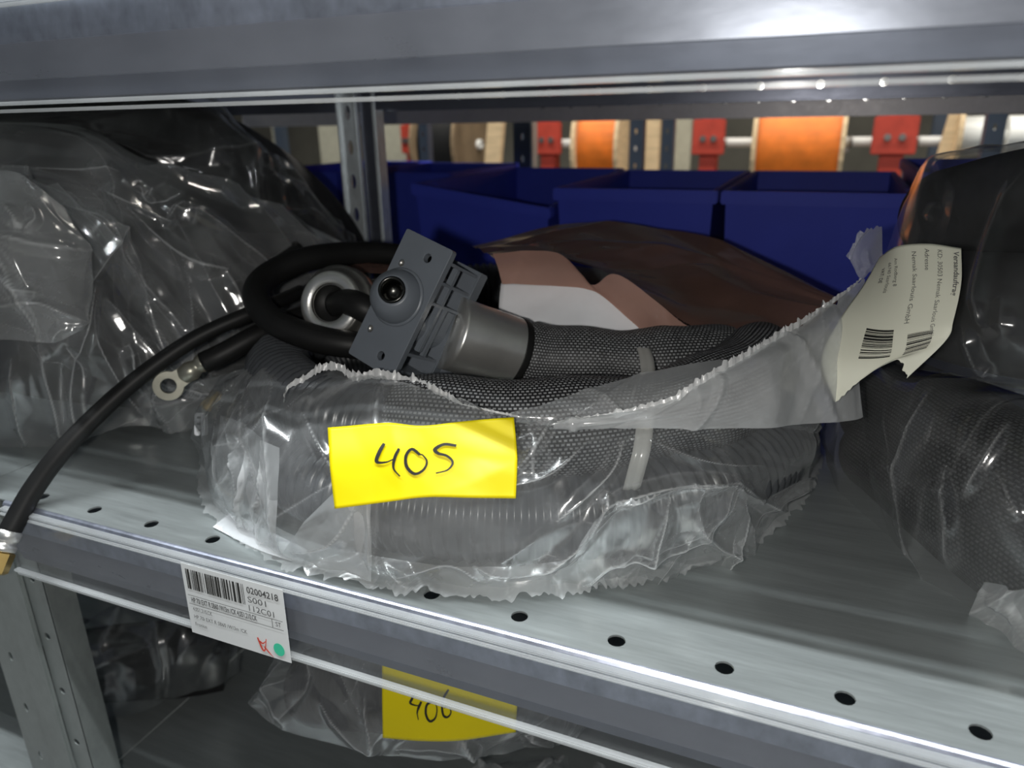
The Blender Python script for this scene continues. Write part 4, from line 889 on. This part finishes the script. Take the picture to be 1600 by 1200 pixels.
# ------------------------------------------------------------------ bags on the shelf below
hose('bagged_hose', [(60, 1060, 1.0), (150, 1040, .99), (250, 1030, .985), (350, 1030, 1.02)], 0.05, 'dark hose in the black bag under the barcode card')
hose('bagged_hose', [(500, 1072, 0.8265), (560, 1073, 0.7656), (640, 1075, 0.7395), (760, 1085, 0.7395), (880, 1090, 0.8004)], 0.043, 'dark ribbed hose in the bag behind the second yellow sticker', n=300, rib=True)
t = thing('plastic_bag', W(200, 1120, .93), 'black shiny bag on the shelf below, at lower left', 'plastic bag', 'bags of hoses')
sheet_obj('film', [
    [(75, 1135, .95), (150, 1128, .93), (250, 1098, .925), (330, 1075, .935), (375, 1045, .97)],
    [(85, 1060, .93), (150, 1050, .90), (250, 1040, .89), (330, 1022, .91), (372, 1010, .96)],
    [(95, 1000, .94), (150, 985, .92), (250, 970, .91), (330, 962, .93), (366, 970, .97)],
    [(105, 978, 1.02), (160, 960, 1.0), (250, 948, .99), (330, 944, 1.0), (360, 955, 1.03)]], 100, 70, FILM_SHINY, t, 83, 14, 0.014, 8, 0.008, dirs=[70, 90, 110, 60], length=(0.03, 0.12), width=(0.008, 0.03))
t = thing('plastic_bag', W(640, 1180, 0.7134), 'clear bag with the second yellow sticker on the shelf below', 'plastic bag', 'bags of hoses')
sheet_obj('film', [
    [(388, 1098, 0.7656), (440, 1142, 0.7395), (560, 1168, 0.7047), (640, 1188, 0.6960), (760, 1180, 0.6960), (860, 1165, 0.7134), (905, 1150, 0.7569)],
    [(418, 1060, 0.7569), (470, 1082, 0.7047), (570, 1112, 0.6743), (640, 1122, 0.6655), (760, 1127, 0.6655), (870, 1132, 0.6960), (922, 1120, 0.7569)],
    [(440, 1010, 0.7569), (490, 1000, 0.7134), (570, 1000, 0.6830), (640, 1000, 0.6743), (760, 1010, 0.6743), (880, 1030, 0.7047), (932, 1050, 0.7569)],
    [(470, 960, 0.8091), (520, 950, 0.7656), (580, 940, 0.7395), (640, 940, 0.7308), (760, 950, 0.7308), (880, 980, 0.7569), (925, 1000, 0.7917)]], 220, 120, FILM_DIM, t, 87, 12, 0.007, 8, 0.004, creases=[([(440, 1035), (430, 1085), (442, 1135)], 12, .014), ([(395, 1100), (450, 1062)], 10, .012), ([(470, 1040), (465, 1085), (440, 1120)], 9, -.01), ([(500, 1100), (560, 1150), (600, 1170)], 12, .014), ([(575, 1085), (580, 1130), (590, 1165)], 9, .010), ([(620, 1175), (700, 1165), (760, 1178)], 9, .010), ([(720, 1150), (745, 1178)], 9, .010), ([(820, 1150), (870, 1160)], 9, .010)], dirs=[60, 80, 100, 120, 30], length=(0.04, 0.12), width=(0.006, 0.025))
def z406(pts): return [((360 + .3375 * x - 597) / 211, (1155 - (980 + .3375 * y)) / 117) for x, y in pts]
sticker('yellow_sticker', [[(598, 1153, 0.6542), (660, 1158, 0.6508), (720, 1157, 0.6499), (806, 1144, 0.6542)], [(597, 1095, 0.6508), (660, 1096, 0.6473), (720, 1096, 0.6464), (808, 1096, 0.6508)], [(597, 1038, 0.6542), (660, 1038, 0.6508), (720, 1038, 0.6499), (808, 1038, 0.6542)]],
    'yellow sticker half hidden by the shelf edge on the shelf below',
    [(z406([(868, 310), (856, 335), (848, 352), (875, 362), (902, 362)]), False), (z406([(906, 345), (892, 370), (884, 395), (890, 425)]), False),
     (z406([(965, 345), (935, 360), (930, 400), (952, 430), (985, 415), (994, 375), (980, 348)]), True),
     (z406([(1060, 290), (1035, 325), (1024, 370), (1032, 405), (1055, 412), (1072, 392), (1060, 366), (1035, 372)]), False)], 1.83, 0.032, cr=0)
hose('bagged_hose', [(560, 1290, .90), (700, 1290, .84), (800, 1290, .83), (900, 1280, .85), (1000, 1260, .90)], 0.045, 'dark hose in the crumpled bag at the bottom edge')
t = thing('plastic_bag', W(820, 1260, .84), 'crumpled clear bag cut by the bottom edge under the second yellow sticker', 'plastic bag', 'bags of hoses')
sheet_obj('film', [[(700, 1300, .86), (780, 1310, .83), (860, 1300, .83), (960, 1260, .87)], [(720, 1230, .85), (780, 1220, .82), (860, 1215, .82), (950, 1210, .86)], [(730, 1190, .88), (790, 1182, .86), (860, 1180, .86), (930, 1185, .9)]], 90, 50, FILM, t, 91, 16, 0.010, 8, 0.006, length=(0.02, 0.08), width=(0.003, 0.014))

# ------------------------------------------------------------------ barcode card in the strip
yc = -0.0052
K = [[WY(302, 975, yc), WY(378, 998, yc), WY(456, 1014, yc)], [WY(289, 866, yc), WY(366, 886, yc), WY(447, 905, yc)]]
# keep the card a true rectangle in the strip's plane
xa = (K[0][0][0] + K[1][0][0]) / 2; xb = (K[0][2][0] + K[1][2][0]) / 2
za, zb = -0.0695, -0.0054
PC = Patch([[(xa + (xb - xa) * i / 2, -0.0098 + 0.0014 * j / 2, za + (zb - za) * j / 2) for i in range(3)] for j in range(3)])
o = obj('barcode_card', sheet(PC, 8, 6), LABELP); m_ = o.modifiers.new('thickness', 'SOLIDIFY'); m_.thickness = 0.0004; m_.offset = -1
tag(o, 'white barcode card with green dot in the lower shelf strip', 'card')
def ctext(s_, u, v, su, sv, bold=False):
    V, Fc = text2d(s_, 1.0, bold); wdt = V[:, 0].max() - V[:, 0].min()
    return np.c_[u + (V[:, 0] - V[:, 0].min()) / wdt * su, v + V[:, 1] * sv, V[:, 2] * 0], Fc
obj('lettering', on_patch(PC, join(ctext('02004218', 0.655, 0.835, 0.30, 0.125, True), ctext('S001', 0.655, 0.71, 0.175, 0.115), ctext('112C01', 0.655, 0.59, 0.24, 0.115),
    ctext('HP 70i EXT R SB60 /W/3m /CK 4,051,210,CK', 0.06, 0.470, 0.66, 0.105, True), ctext('4,051,210,CK', 0.06, 0.350, 0.20, 0.075), ctext('HP 70i EXT R SB60 /W/3m /CK', 0.06, 0.240, 0.54, 0.075), ctext('Fronius', 0.06, 0.130, 0.12, 0.075), ctext('ST', 0.90, 0.480, 0.05, 0.09))), PRINT, o)
obj('barcode', on_patch(PC, bars(0.045, 0.635, 0.66, 0.94, 12, 2, 110)), INK, o)
def rect(u0, u1, v0, v1): return np.array([(u0, v0, 0), (u1, v0, 0), (u1, v1, 0), (u0, v1, 0)]), [[0, 1, 2, 3]]
obj('ruled_lines', on_patch(PC, join(rect(0.03, 0.97, 0.563, 0.570), rect(0.03, 0.97, 0.440, 0.447), rect(0.865, 0.870, 0.440, 0.570))), PRINT, o)
obj('green_dot', on_patch(PC, (np.array([(x, y, 0) for x, y in circ(0.90, 0.15, 0.052, 28, 0.088)]), [list(range(28))])), GREEN, o)
obj('red_mark', on_patch(PC, join(stroke([(0.70, 0.235), (0.735, 0.08), (0.76, 0.09), (0.785, 0.25)], 0.022, 16, 1.3), stroke([(0.715, 0.19), (0.745, 0.17), (0.775, 0.21)], 0.022, 12, 1.3), stroke([(0.755, 0.13), (0.80, 0.06), (0.835, 0.015)], 0.018, 12, 1.3))), RED_INK, o)
